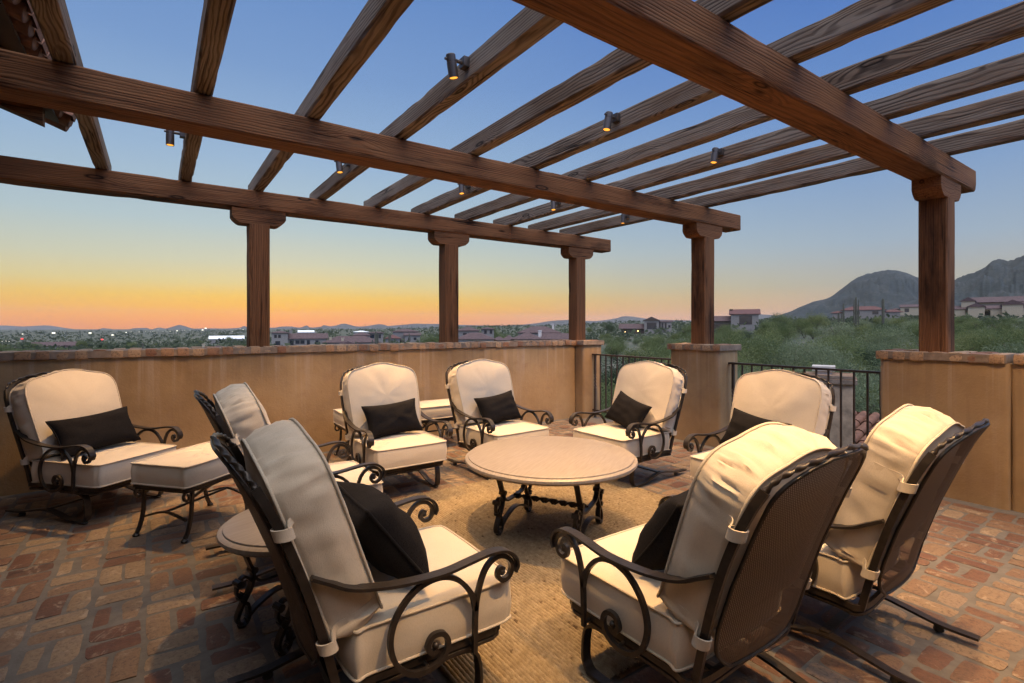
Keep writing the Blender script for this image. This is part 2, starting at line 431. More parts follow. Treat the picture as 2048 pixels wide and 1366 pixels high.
def wall_body(mb, x0, x1, y0, y1, z0, z1):
    # stuccoed block with softly rounded vertical corners and a slightly uneven face
    r = .035; pts = []
    for (cx_, cy_, a0) in ((x1-r, y1-r, 0), (x0+r, y1-r, 90), (x0+r, y0+r, 180), (x1-r, y0+r, 270)):
        for k in range(5):
            a = R(a0 + k*22.5); pts.append((cx_+r*math.cos(a), cy_+r*math.sin(a)))
    full = []
    for i, p in enumerate(pts):
        q = pts[(i+1) % len(pts)]; L = math.dist(p, q); n = max(1, int(L/.12))
        for k in range(n): full.append((p[0]+(q[0]-p[0])*k/n, p[1]+(q[1]-p[1])*k/n))
    nz = 11; vs = []; n = len(full)
    for k in range(nz):
        z = z0+(z1-z0)*k/(nz-1)
        for (x, y) in full:
            d = NZ.noise(Vector((x*1.7, y*1.7, z*1.7)))*.006 + NZ.noise(Vector((x*6, y*6, z*6)))*.002
            vx, vy = x-(x0+x1)/2, y-(y0+y1)/2
            vs.append((x+d*(1 if vx > 0 else -1), y+d*(1 if vy > 0 else -1), z))
    fs = [(k*n+i, k*n+(i+1) % n, (k+1)*n+(i+1) % n, (k+1)*n+i) for k in range(nz-1) for i in range(n)]
    fs.append(tuple((nz-1)*n+i for i in range(n)))
    mb.add(vs, fs)
def cap_bricks(mb, x0, x1, y0, y1, z0, z1):
    # rowlock brick cap: bricks laid across the wall, edges rounded and chipped, grey mortar between
    alongx = (x1-x0) > (y1-y0)
    L = (x1-x0) if alongx else (y1-y0); W = (y1-y0) if alongx else (x1-x0)
    n = max(3, round(L/.125)); p = L/n
    mb.mi = 1
    e = .012
    mb.box(x0+e, x1-e, y0+e, y1-e, z0+.006, z1-.006)
    mb.mi = 0
    for i in range(n):
        c0 = (i+.5)*p; bw = p-.028+random.uniform(-.012, .010)
        rows = 2 if W > .3 else 1
        for rr_ in range(rows):
            wid = W/rows-.012; cw = (rr_+.5)*W/rows
            t = random.random()
            nx, ny = 5, 5
            vs = []; sd = random.random()*50; dz = random.uniform(-.006, .006)
            hx, hy, hz = bw/2, wid/2+random.uniform(-.008, .008), (z1-z0)/2
            # rounded box from a cube-sphere blend
            fs = []; idx = {}
            def vert(a, b, c):
                key = (a, b, c)
                if key in idx: return idx[key]
                v = Vector((a/2*2, b/2*2, c/2*2))
                q = Vector((a, b, c)); s_ = Vector((math.copysign(min(abs(a), 1), a), b, c))
                nrm = q.normalized()*max(abs(a), abs(b), abs(c))*1.25
                k_ = .22
                f_ = q*(1-k_) + nrm*k_
                f_ = Vector((max(-1, min(1, f_.x)), max(-1, min(1, f_.y)), max(-1, min(1, f_.z))))
                P = Vector((f_.x*hx, f_.y*hy, f_.z*hz))
                nn = NZ.noise_vector(Vector((P.x*16+sd, P.y*16, P.z*16)))*.005
                P += nn
                if alongx: g = (x0+c0+P.x, y0+cw+P.y, (z0+z1)/2+dz+P.z)
                else: g = (x0+cw+P.y, y0+c0+P.x, (z0+z1)/2+dz+P.z)
                idx[key] = len(vs); vs.append(g); return idx[key]
            G = [-1, -.86, -.3, .3, .86, 1]
            for ax in range(3):
                for sg in (-1, 1):
                    for a in range(5):
                        for b_ in range(5):
                            q = []
                            for (da, db) in ((0, 0), (1, 0), (1, 1), (0, 1)):
                                co_ = [0, 0, 0]; co_[ax] = sg; co_[(ax+1) % 3] = G[a+da]; co_[(ax+2) % 3] = G[b_+db]
                                q.append(vert(*co_))
                            if (sg < 0): q.reverse()
                            if not alongx: q.reverse()
                            fs.append(tuple(q))
            mb.add(vs, fs, t)
CB0, CB1 = 1.112, 1.186
def lowwall(name, label, cat, x0, x1, y0, y1, ov=.035, capx=(0, 0), capy=(0, 0), group=None):
    o = empty(name, ((x0+x1)/2, (y0+y1)/2, 0), 0, label, cat, group)
    a = MB(); wall_body(a, x0, x1, y0, y1, -.1, CB0)
    w = a.build('wall_body', M['stucco'], o); w.location = -o.location
    a = MB(); cap_bricks(a, x0-ov-capx[0], x1+ov+capx[1], y0-ov-capy[0], y1+ov+capy[1], CB0, CB1)
    c = a.build('brick_cap', [M['capbrick'], M['capmortar']], o, tint=True, auto=50); c.location = -o.location
    return o
lowwall('parapet_wall', 'long tan stucco parapet with a brick cap behind the lounge chairs', 'wall', -1.58, 5.318, 5.86, 6.22, capx=(0, -.04))
lowwall('wall_pier', 'stucco pier with brick cap at the far corner where parapet meets railing', 'pier', 5.32, 5.71, 5.69, 6.39, group='brick-capped wall piers')
lowwall('wall_pier', 'streaked stucco pier with brick cap standing between the two railings', 'pier', 5.32, 5.71, 3.414, 4.11, group='brick-capped wall piers')
lowwall('wall_pier', 'wide stucco pier with brick cap under the thick reddish post beside the lone back-turned chair', 'pier', 5.32, 5.71, .985, 1.833, group='brick-capped wall piers', capy=(-.04, 0))
lowwall('low_wall', 'brick-capped stucco wall running on from the wide pier out of the frame', 'wall', 5.345, 5.69, -1.2, .983, capy=(0, -.04))
# railings
def railing(label, y0, y1, X=5.515):
    o = empty('railing', (X, (y0+y1)/2, 0), 0, label, 'railing', 'iron railings between the piers')
    c = (y0+y1)/2; L = y1-y0
    a = MB(); a.box(-.022, .022, -L/2-.02, L/2+.02, .958, .98); a.build('top_rail', M['ironrail'], o, smooth=False)
    a = MB(); a.box(-.012, .012, -L/2, L/2, .105, .127); a.build('bottom_rail', M['ironrail'], o, smooth=False)
    n = round(L/.118)
    for i in range(n+1):
        y = -L/2+.05+(L-.1)*i/n
        a = MB()
        if i in (0, n):
            a.box(-.014, .014, y-.014, y+.014, .008, .45)
            a.sweep([(0, y, .45+.012*k) for k in range(19)], rect(.013, .013), B=None, twist=.35)
            a.box(-.014, .014, y-.014, y+.014, .666, .958)
            a.build('end_post', M['ironrail'], o, smooth=False)
        else:
            a.box(-.008, .008, y-.008, y+.008, .127, .958)
            a.build('baluster', M['ironrail'], o, smooth=False)
    return o
railing('shorter black iron railing from the corner pier to the streaked pier', 4.11, 5.69)
railing('black iron railing beside the streaked pier in front of the stone chimney', 1.833, 3.414)
# ------------------------------------------------------------------ pergola
K = 1.1
ZB, ZT, RZ = 2.638, 2.837, 2.985
Y1, Y2, Y3 = 6.042, 3.764, 1.476
X1, X2, X3 = .896, 3.202, 5.507
perg = empty('pergola', (3.2, 3.76, 0), 0, 'dark timber pergola of beams and rafters on five square posts', 'pergola')
def timber(L, w, h, seed, rough=.006, chip=.012, n=None):
    """a sawn timber along local x, with worn, slightly wavy edges"""
    n = n or max(8, int(L/.06)); mb = MB()
    m = 5
    prof = []
    e = .012
    for (a, b) in ((-1, -1), (1, -1), (1, 1), (-1, 1)):
        pass
    base = [(-w/2+e, -h/2), (-w/6, -h/2), (w/6, -h/2), (w/2-e, -h/2), (w/2, -h/2+e), (w/2, -h/6), (w/2, h/6), (w/2, h/2-e), (w/2-e, h/2), (w/6, h/2), (-w/6, h/2), (-w/2+e, h/2), (-w/2, h/2-e), (-w/2, h/6), (-w/2, -h/6), (-w/2, -h/2+e)]
    vs = []; k = len(base)
    for i in range(n+1):
        x = L*i/n
        for (y, z) in base:
            v = Vector((x*1.5+seed, y*9, z*9)); d = NZ.noise(v)*rough
            c = max(0, NZ.noise(Vector((x*3.2+seed, y*20, z*20)))-.25)*chip*1.6 if abs(abs(y)-w/2)+abs(abs(z)-h/2) < e*1.1 else 0
            s = 1 + d/(w/2) - c/(w/2)
            vs.append((x, y*s, z*(1 + d/(h/2) - c/(h/2))))
    fs = [(i*k+j, (i+1)*k+j, (i+1)*k+(j+1) % k, i*k+(j+1) % k) for i in range(n) for j in range(k)]
    fs.append(tuple(range(k))); fs.append(tuple(n*k+j for j in range(k))[::-1])
    mb.add(vs, fs); return mb
pl = perg.location
def put(o, x, y, z, rot=(0, 0, 0)):
    o.location = Vector((x, y, z)) - pl; o.rotation_euler = rot; return o
XE = 6.157
for i, (Y, xs) in enumerate(((Y1, -1.6), (Y2, -1.6), (Y3, -1.6))):
    o = timber(XE-xs, .224, ZT-ZB, 10+i*7, .003, .008).build('beam', M['beam'], perg, auto=40)
    put(o, xs, Y, (ZB+ZT)/2)
r0, rs = -.414, .651
RY0, RY1 = -1.38, 6.33
for k in range(10):
    o = timber(RY1-RY0, .104, RZ-ZT-.003, 50+k*3.3, .002, .010).build('rafter', M['rafter'], perg, auto=40)
    put(o, r0+rs*k, RY0+random.uniform(-.02, .02), (RZ+ZT)/2+.002, (0, 0, R(90)))
PTOP = 2.50
def capital():
    mb = MB(); L, w, z0, z1, c = .52, .20, 2.482, ZB-.002, .075
    prof = [(-L/2, z1), (-L/2, z0+c*.95), (-L/2+c*.25, z0+c*.55), (-L/2+c*.75, z0+.01), (-L/2+c*1.1, z0), (L/2-c*1.1, z0), (L/2-c*.75, z0+.01), (L/2-c*.25, z0+c*.55), (L/2, z0+c*.95), (L/2, z1)]
    vs = [(x, y, z) for y in (-w/2, w/2) for (x, z) in prof]; n = len(prof)
    fs = [tuple(range(n)), tuple(range(n, 2*n))[::-1]] + [(i, i+n, (i+1) % n+n, (i+1) % n) for i in range(n)]
    mb.add(vs, fs); return mb
PB = 1.176
for i, (X, Y, beam_dir) in enumerate(((X1, Y1, 0), (X2, Y1, 0), (X3, Y1, 0), (X3, Y2, 0), (X3, Y3, 0))):
    p = timber(2.482-PB, .2, .2, 90+i*5, .004, .006).build('post', M['beam'], perg, auto=40)
    put(p, X, Y, PB, (0, R(-90), 0))
    c = capital().build('capital', M['beam'], p, smooth=False)
    c.matrix_parent_inverse = (Matrix.Translation(p.location) @ p.rotation_euler.to_matrix().to_4x4()).inverted()
    c.location = Vector((X, Y, 0)) - pl
# spotlights on alternate rafters
def make_spot():
    o = empty('spotlight', (0, 0, 0))
    a = MB(); a.lathe([(.0, .075), (.030, .075), (.033, .070), (.033, .028), (.0315, .026), (.0315, .022), (.034, .020), (.034, -.078), (.030, -.078), (.029, -.040), (.0, -.040)], 20, close=False)
    hs = a.build('housing', M['bronze'], o, auto=30)
    a = MB(); a.lathe([(.0001, -.0765), (.026, -.0765), (.0288, -.074), (.0288, -.041)], 20, close=False)
    a.build('lens', M['lens'], hs)
    a = MB(); a.sweep([(-.047, 0, .045), (-.030, 0, .045)], circ(.010, 8)); a.build('pivot_knob', M['bronze'], hs, auto=30)
    a = MB(); a.sweep([(.030, 0, .045), (.085, 0, .045)], circ(.013, 10))
    a.box(.075, .122, -.035, .035, .015, .082)
    a.build('bracket', M['bronze'], o, auto=30)
    return o
sp0 = make_spot()
spots = [(1, 4.82, 'black spotlight on the steep rafter at the left, hanging between the two far beams', 0, 0),
 (3, 2.58, 'largest black spotlight with its glowing amber lens facing the camera', -12, 4),
 (3, 4.78, 'black spotlight with glowing lens just above the far beam over the leftmost back post', -5, -7),
 (5, 4.79, 'lit black spotlight over the middle back post', 0, -9),
 (5, 2.62, 'slightly tilted spotlight between the middle beam and the big reddish near beam', 9, 3),
 (7, 2.61, 'tilted spotlight on the grainy rafter close below the near beam', 9, 3),
 (7, 4.81, 'small unlit-looking spotlight half hidden behind the middle beam', 5, -9),
 (9, 4.87, 'smallest lit spotlight on the last rafter below the middle beam', 4, 0)]
hidden = [(3, .45), (5, .5), (7, .42)]
POW = 105
for i, (k, y, lab, tx, ty) in enumerate(spots + [(k, y, None, -14 if k == 7 else 4, 10) for (k, y) in hidden]):
    o = sp0 if i == 0 else copy_tree(sp0)
    o.location = (r0+rs*k-.052-.122*.84+.004, y, 2.895)
    o.rotation_euler = (0, 0, 0); o.scale = (.84, .84, .84)
    for ch in o.children:
        if ch.name.startswith('housing'): ch.rotation_euler = (R(ty), R(tx), 0)
    tag(o, lab or 'black spotlight on a rafter above the viewer', 'spotlight', 'spotlights on the pergola rafters')
    L = bpy.data.lights.new('spot_glow', 'SPOT'); L.energy = POW*(2.6 if k == 1 else 1 if lab else 1.9 if k == 7 else .85); L.color = (1, .56, .19)
    L.spot_size = R(76); L.spot_blend = .7; L.shadow_soft_size = .05
    lo = bpy.data.objects.new('spot_glow', L); COL.objects.link(lo); lo.parent = o
    lo.location = (0, 0, -.085); lo.rotation_euler = (R(ty), R(tx), 0)
# ------------------------------------------------------------------ lounge chairs
def cushion(outline, T, dome, seed, puff=.008, wr=.004, n=10):
    """boxed cushion: outline in (u,v), thickness along w, domed faces, gusset, piping"""
    loop = catmull([(x, y, 0) for x, y in outline], n, True)
    cu = sum((p.x for p in loop))/len(loop); cv = (max(p.y for p in loop)+min(p.y for p in loop))/2
    N = len(loop); vs = []; fs = []
    rings = [1, .975, .93, .85, .72, .55, .36, .18]
    def face(sg):
        st = len(vs)
        for s in rings:
            for p in loop:
                x = cu+(p.x-cu)*s; y = cv+(p.y-cv)*s
                h = T/2 + dome*(1-s**2.6)
                h += NZ.noise(Vector((x*5+seed, y*5, sg)))*.010*(1-s**4) + NZ.noise(Vector((x*14+seed, y*14, sg)))*.0045*(1-s**6)
                vs.append((x, y, sg*h))
        vs.append((cu, cv, sg*(T/2+dome)))
        R_ = len(rings)
        for k in range(R_-1):
            for i in range(N):
                q = (st+k*N+i, st+k*N+(i+1) % N, st+(k+1)*N+(i+1) % N, st+(k+1)*N+i)
                fs.append(q if sg > 0 else q[::-1])
        c = len(vs)-1
        for i in range(N):
            q = (st+(R_-1)*N+i, st+(R_-1)*N+(i+1) % N, c); fs.append(q if sg > 0 else q[::-1])
        return st
    a = face(1); b = face(-1)
    G = 7; prev = b
    for k in range(1, G+1):
        if k == G: cur = a
        else:
            cur = len(vs); t = k/G
            for i, p in enumerate(loop):
                q, r_ = loop[(i+1) % N], loop[i-1]
                nr = Vector(((q-r_).y, -(q-r_).x, 0)).normalized()
                o_ = puff*math.sin(PI*t)
                w_ = wr*math.sin(PI*t)*(NZ.noise(Vector((i*.9+seed, t*1.2, seed)))*1.2 + NZ.noise(Vector((i*.33, t*4, seed+4))))
                vs.append((p.x+nr.x*(o_+w_), p.y+nr.y*(o_+w_), -T/2+T*t))
        for i in range(N):
            fs.append((prev+i, prev+(i+1) % N, cur+(i+1) % N, cur+i))
        prev = cur
    body = MB(); body.add(vs, fs)
    pipe = MB()
    for sg in (1, -1):
        pth = []
        for i, p in enumerate(loop):
            q, r_ = loop[(i+1) % N], loop[i-1]
            nr = Vector(((q-r_).y, -(q-r_).x, 0)).normalized()
            pth.append(Vector((p.x+nr.x*.003, p.y+nr.y*.003, sg*(T/2+.001))))
        pipe.sweep(pth, circ(.0052, 6), closed=True, B=(0, 0, 1))
    return body, pipe
def sm(pts, n=8): return catmull(pts, n)
SEAT = [(-.300, -.262), (0, -.27), (.300, -.262), (.312, -.2), (.314, .05), (.314, .26), (.304, .325), (.262, .347), (0, .352), (-.262, .347), (-.304, .325), (-.314, .26), (-.314, .05), (-.312, -.2)]
_R = [(.285, .006), (.305, .05), (.318, .25), (.324, .42), (.316, .505), (.284, .553), (.235, .577), (.16, .594), (.08, .615)]
BACK = [(-.285, .006), (0, 0)] + _R + [(0, .624)] + [(-u, v) for u, v in _R[:0:-1]]
def xf(mb, mat):
    mb.v = [tuple(mat @ Vector(p)) for p in mb.v]; return mb
LEAN = R(19.5)
BMAT = Matrix.Translation((0, -.232, .437)) @ Matrix(((1, 0, 0, 0), (0, -math.sin(LEAN), math.cos(LEAN), 0), (0, math.cos(LEAN), math.sin(LEAN), 0), (0, 0, 0, 1)))
BMAT = Matrix.Translation((0, -.243, .437)) @ Matrix(((-1, 0, 0, 0), (0, -math.sin(LEAN), math.cos(LEAN), 0), (0, math.cos(LEAN), math.sin(LEAN), 0), (0, 0, 0, 1)))
SMAT = Matrix.Translation((0, 0, .349))
def seat_meshes(seed):
    b, p = cushion(SEAT, .15, .016, seed, .008, .003, 6)
    return xf(b, SMAT).mesh('seat_cushion', M['cream'], True, False, 60), xf(p, SMAT).mesh('piping', M['pipe'])
def back_meshes(seed):
    b, p = cushion(BACK, .165, .036, seed, .016, .013, 6)
    for q in (b, p):   # body sag: the cushion follows the curved panel
        q.v = [(x, y, z - .018*(1-min(1, (x/.31)**2))*0 - .02*(y-.33)**2) for x, y, z in q.v]
    return xf(b, BMAT).mesh('back_cushion', M['cream'], True, False, 60), xf(p, BMAT).mesh('piping', M['pipe'])
def yb(z):    # lean of the back frame
    P = [(.25, -.300), (.4, -.338), (.6, -.40), (.8, -.478), (.94, -.540), (1.03, -.585)]
    for (a, b), (c, d) in zip(P, P[1:]):
        if z <= c: return b+(d-b)*(z-a)/(c-a)
    return P[-1][1]
def rail_y(x, z): return yb(z) - .042*max(0, 1-(x/.335)**2)
def make_chair():
    o = empty('lounge_chair')
    # back frame hoop: side rails, then the rope-twisted crest
    a = MB()
    half = [(.302, .245), (.308, .35), (.322, .5), (.334, .66), (.336, .78), (.328, .87), (.312, .925)]
    for sg in (-1, 1):
        pth = sm([(sg*x, rail_y(x, z), z) for x, z in half], 6)
        a.sweep(pth, rect(.008, .013), B=(1, 0, 0))
    crest = [(-.312, .925), (-.285, .962), (-.23, .985), (-.15, 1.004), (0, 1.022), (.15, 1.004), (.23, .985), (.285, .962), (.312, .925)]
    pth = sm([(x, rail_y(x, z), z) for x, z in crest], 9)
    a.sweep(pth, circ(.0105, 10, .0065), twist=.5)
    a.build('back_frame', M['iron'], o, auto=40)
    # woven mesh panel, curved, with its own rim
    a = MB(); nu, nv = 22, 34; uv = []
    z0, z1 = .285, 1.0
    def hw(z):
        w = min(.286, .246+.07*(z-.28)/.3) if z < .6 else .286
        if z < .38: w -= .10*((.38-z)/.10)**2*.75
        if z > .88: w = min(w, .285*math.sqrt(max(0.02, 1-((z-.88)/.128)**2)))
        return w
    vs = []
    for j in range(nv+1):
        z = z0+(z1-z0)*j/nv; w = hw(z)
        for i in range(nu+1):
            x = w*(2*i/nu-1); vs.append((x, rail_y(x, z)-.012, z)); uv.append((x, (z-z0)*1.05))
    fs = [(j*(nu+1)+i, j*(nu+1)+i+1, (j+1)*(nu+1)+i+1, (j+1)*(nu+1)+i) for j in range(nv) for i in range(nu)]
    a.add(vs, fs)
    me = a.mesh('back_panel', M['mesh'])
    ul = me.uv_layers.new(name='UVMap')
    for lp in me.loops: ul.data[lp.index].uv = uv[lp.vertex_index]
    bp = link('back_panel', me, o)
    rim = [vs[j*(nu+1)] for j in range(nv+1)] + [vs[nv*(nu+1)+i] for i in range(1, nu)] + [vs[j*(nu+1)+nu] for j in range(nv, -1, -1)] + [vs[i] for i in range(nu-1, 0, -1)]
    a = MB(); a.sweep(rim, circ(.007, 6), closed=True); a.build('panel_rim', M['iron'], bp)
    # seat frame with mesh apron
    a = MB()
    ring = catmull([(-.296, -.305, 0), (0, -.31, 0), (.296, -.305, 0), (.306, -.2, 0), (.306, .2, 0), (.298, .275, 0), (.25, .305, 0), (0, .312, 0), (-.25, .305, 0), (-.298, .275, 0), (-.306, .2, 0), (-.306, -.2, 0)], 7, True)
    a.sweep([p+Vector((0, 0, .250)) for p in ring], rect(.012, .008), B=(0, 0, 1), closed=True)
    a.sweep([p*.985+Vector((0, 0, .222)) for p in ring], circ(.011, 6), B=(0, 0, 1), closed=True)
    for x in (-.2, -.07, .07, .2): a.box(x-.012, x+.012, -.3, .3, .247, .255)
    a.build('seat_frame', M['iron'], o, auto=40)
    a = MB(); n = len(ring); vs = [tuple(p*.992+Vector((0, 0, .252))) for p in ring]+[tuple(p*.985+Vector((0, 0, .222))) for p in ring]
    a.add(vs, [(i, (i+1) % n, n+(i+1) % n, n+i) for i in range(n)])
    uv = []; s_ = 0
    for i, p in enumerate(ring): uv.append((s_, 0)); s_ += (ring[(i+1) % n]-p).length
    uv += [(u, .03) for u, _ in uv]
    me = a.mesh('apron', M['mesh']); ul = me.uv_layers.new(name='UVMap')
    for lp in me.loops: ul.data[lp.index].uv = uv[lp.vertex_index]
    link('apron', me, o)
    # arms
    for sg in (-1, 1):
        X = .345*sg
        a = MB()
        arm = sm([(-.392, .640), (-.34, .612), (-.27, .578), (-.13, .551), (.03, .543), (.14, .556), (.22, .566), (.285, .560), (.325, .532), (.338, .498), (.328, .472)], 6)
        # flat bar with a raised rib, sides flaring at the scroll
        a.sweep([(X-.012*sg*max(0, (-.25-p[0])/.14), p[0], p[1]) for p in [(q.x, q.y) for q in arm]], rect(.021, .005, .004), B=(-1, 0, 0))
        ar = a.build('arm', M['iron'], o, auto=40)
        a = MB()
        sup = sm([(.16, .225), (.163, .36), (.175, .44), (.205, .512), (.25, .543), (.295, .533), (.318, .498), (.308, .462), (.276, .452), (.256, .474), (.266, .497), (.284, .490)], 7)
        a.sweep([(X, q.x, q.y) for q in sup], rect(.0085, .0085), B=(-1, 0, 0))
        a.ball((X, .276, .482), .013)
        loop = sm([(.164, .375), (.145, .44), (.09, .505), (.02, .531), (-.06, .515), (-.125, .455), (-.152, .375), (-.135, .295), (-.085, .243), (-.02, .232), (.035, .252), (.055, .297), (.036, .335), (-.004, .338), (-.022, .306), (-.004, .282), (.014, .292)], 7)
        a.sweep([(X, q.x, q.y) for q in loop], rect(.0085, .0085), B=(-1, 0, 0))
        a.ball((X, .008, .303), .013)
        a.sweep([(.30*sg, -.02, .243), (X, -.02, .236)], circ(.008, 6))
        a.sweep([(.30*sg, .16, .24), (X, .16, .236)], circ(.008, 6))
        a.build('scroll', M['iron'], ar, auto=40)
    # spring base
    a = MB()
    for sg in (-1, 1):
        X = .285*sg
        run = sm([(-.02, .212), (.10, .214), (.165, .205), (.20, .175), (.212, .10), (.208, .045), (.18, .014), (.12, .012), (.02, .022), (-.10, .056), (-.20, .068), (-.32, .050), (-.43, .032), (-.56, .030)], 7)
        a.sweep([(X, q.x, q.y) for q in run], rect(.021, .0055), B=(-1, 0, 0))
        a.sweep([(X, .13, .21), (X*1.06, .13, .235)], circ(.012, 6))
    a.sweep([(-.285, -.16, .074), (.285, -.16, .074)], rect(.0055, .02), B=(0, 0, 1))
    a.build('spring_base', M['iron'], o, auto=40)
    for sg in (-1, 1):
        for y, z in ((.185, .01), (-.42, .026)):
            a = MB(); a.lathe([(.0, 0), (.018, 0), (.021, .006), (.018, z), (.0, z)], 12, (.285*sg, y, 0), False)
            a.build('foot', M['rubber'], o)
    # cushions and straps
    s1, s2 = seat_meshes(1.0); c = link('seat_cushion', s1, o); link('piping', s2, c)
    b1, b2 = back_meshes(1.0); c = link('back_cushion', b1, o); link('piping', b2, c)
    for sg in (-1, 1):
        for v, zr in ((.43, .79), (.04, .41)):
            xr = .332 if v > .2 else .312
            yr = rail_y(xr, zr)
            mid = Vector((xr*sg, yr, zr))
            a = MB(); gx = .320 if v > .2 else .300
            p1 = BMAT @ Vector((-sg*(gx+.004), v, .077)); p2 = BMAT @ Vector((-sg*(gx+.016), v, 0)); p3 = BMAT @ Vector((-sg*(gx+.010), v, -.062))
            pth = sm([tuple(p1), tuple(p2), tuple(p3), tuple(mid+Vector((.020*sg, .020, .01)))], 5)
            a.sweep(pth, rect(.011, .002), B=(0, -math.sin(LEAN), math.cos(LEAN)))
            a.build('tie', M['cream'], c, auto=40)
            a = MB()
            ringp = [mid+Vector((.006*sg+.020*math.cos(t*2*PI/16)*sg, .004+.027*math.sin(t*2*PI/16), 0)) for t in range(16)]
            a.sweep(ringp, rect(.018, .0022), B=(0, -.3, 1), closed=True)
            a.build('strap', M['cream'], c, auto=40)
    return o
ch0 = make_chair()
chairs = [
 ('C1', -.322, 5.004, -139.2, 'cream-cushioned iron lounge chair at the far left end of the parapet, angled to its ottoman'),
 ('C4', 1.706, 4.173, 180, 'cream lounge chair facing the viewer with an ottoman peeping out behind its left arm'),
 ('C5', 2.759, 4.100, 182, 'cream lounge chair facing the viewer nearest the corner where parapet and railing meet'),
 ('C6', 3.566, 3.285, 92, 'cream lounge chair in front of the streaked pier between the railings'),
 ('C7', 3.61, 2.036, 91, 'cream lounge chair in front of the railing, half hidden by a back-turned chair'),
 ('C8', 1.705, 1.293, 0, 'nearest back-turned lounge chair right of the table, its mesh back filling the view'),
 ('C9', 2.640, 1.19, 2, 'back-turned lounge chair without a pillow, standing closest to the wide right pier'),
 ('C2', .80, 3.32, -91, 'sideways lounge chair without a pillow between the ottoman and the side table'),
 ('C3', .775, 1.905, -91, 'big sideways lounge chair in the front left with a round black pillow'),
]
chair_objs = {}
for i, (k, x, y, a, lab) in enumerate(chairs):
    o = ch0 if i == 0 else copy_tree(ch0)
    o.location = (x, y, 0.012 if k in ('C8', 'C3', 'C2') else .004); o.rotation_euler = (0, 0, R(a))
    tag(o, lab, 'chair', 'lounge chairs around the terrace')
    if i:
        for ch in o.children:
            n = ch.name.split('.')[0]
            if n in ('seat_cushion', 'back_cushion'):
                me = (seat_meshes if n == 'seat_cushion' else back_meshes)(i*3.7+2)
                ch.data = me[0]
                for g in ch.children:
                    if g.name.startswith('piping'): g.data = me[1]
    chair_objs[k] = o
# pillows
def pillow_mesh(w, h, t, seed):
    n = 22; a = MB(); vs = []; fs = []
    for sg in (1, -1):
        st = len(vs)
        for j in range(n+1):
            for i in range(n+1):
                u = i/n*2-1; v = j/n*2-1
                k = 1-.10*(1-v*v)*abs(u)**3
                k2 = 1-.13*(1-u*u)*abs(v)**3
                d = (max(0, (1-abs(u)**2.6))*max(0, (1-abs(v)**2.6)))**.5
                z = sg*(t/2*d + .004) + NZ.noise(Vector((u*2.5+seed, v*2.5, sg)))*.012*d + sg*NZ.noise(Vector((u*9+seed, v*9, sg)))*.005*(1-d)*4*d
                vs.append((u*w/2*k, v*h/2*k2, z))
        for j in range(n):
            for i in range(n):
                q = (st+j*(n+1)+i, st+j*(n+1)+i+1, st+(j+1)*(n+1)+i+1, st+(j+1)*(n+1)+i)
                fs.append(q if sg > 0 else q[::-1])
    a.add(vs, fs)
    idx = list(range(n+1))+[j*(n+1)+n for j in range(1, n+1)]+[n*(n+1)+i for i in range(n-1, -1, -1)]+[j*(n+1) for j in range(n-1, 0, -1)]
    m_ = (n+1)**2; L = len(idx)
    a.f += [(idx[i], idx[i]+m_, idx[(i+1) % L]+m_, idx[(i+1) % L]) for i in range(L)]; a.m += [0]*L
    p = MB(); p.sweep([Vector((vs[i][0], vs[i][1], 0)) for i in idx], circ(.006, 6), closed=True, B=(0, 0, 1))
    return a.mesh('pillow', M['black'], True, False, None), p.mesh('welt', M['black'])
pil = [('C1', 0, 2, 24, .60, 'long black pillow on the far-left chair beside the ottoman'), ('C4', .0, 4, 22, .50, 'black pillow on the chair with an ottoman behind it'),
 ('C5', -.02, 6, 24, .47, 'black pillow on the chair nearest the far corner'), ('C6', .02, -16, 26, .43, 'tilted black pillow on the chair before the streaked pier'),
 ('C7', .05, -8, 24, .46, 'black pillow on the chair before the railing, cut by a cream backrest'), ('C8', .02, 3, 32, .50, 'black pillow mostly hidden behind the nearest back-turned backrest'),
 ('C3', .0, -4, 34, .50, 'fat round-looking black pillow seen edge-on in the front left chair')]
p0 = None
for i, (k, dx, roll, lean, w, lab) in enumerate(pil):
    me, we = pillow_mesh(w, .30 if k not in ('C3', 'C8') else .36, .15 if k not in ('C3', 'C8') else .20, i*5.1)
    if p0 is None:
        p0 = link('pillow', me); link('welt', we, p0); o = p0
    else:
        o = copy_tree(p0); o.data = me; o.children[0].data = we
    c = chair_objs[k]
    l = Matrix.Translation(c.location) @ Matrix.Rotation(c.rotation_euler[2], 4, 'Z') @ Matrix.Translation((dx, -.092 if k not in ('C3', 'C8') else -.072, .432+(.15 if k not in ('C3', 'C8') else .175)))
    l = l @ Matrix.Rotation(R(90+lean+3), 4, 'X') @ Matrix.Rotation(R(180), 4, 'Y') @ Matrix.Rotation(R(roll), 4, 'Z')
    o.matrix_world = l
    tag(o, lab, 'pillow', 'black pillows on the chairs')
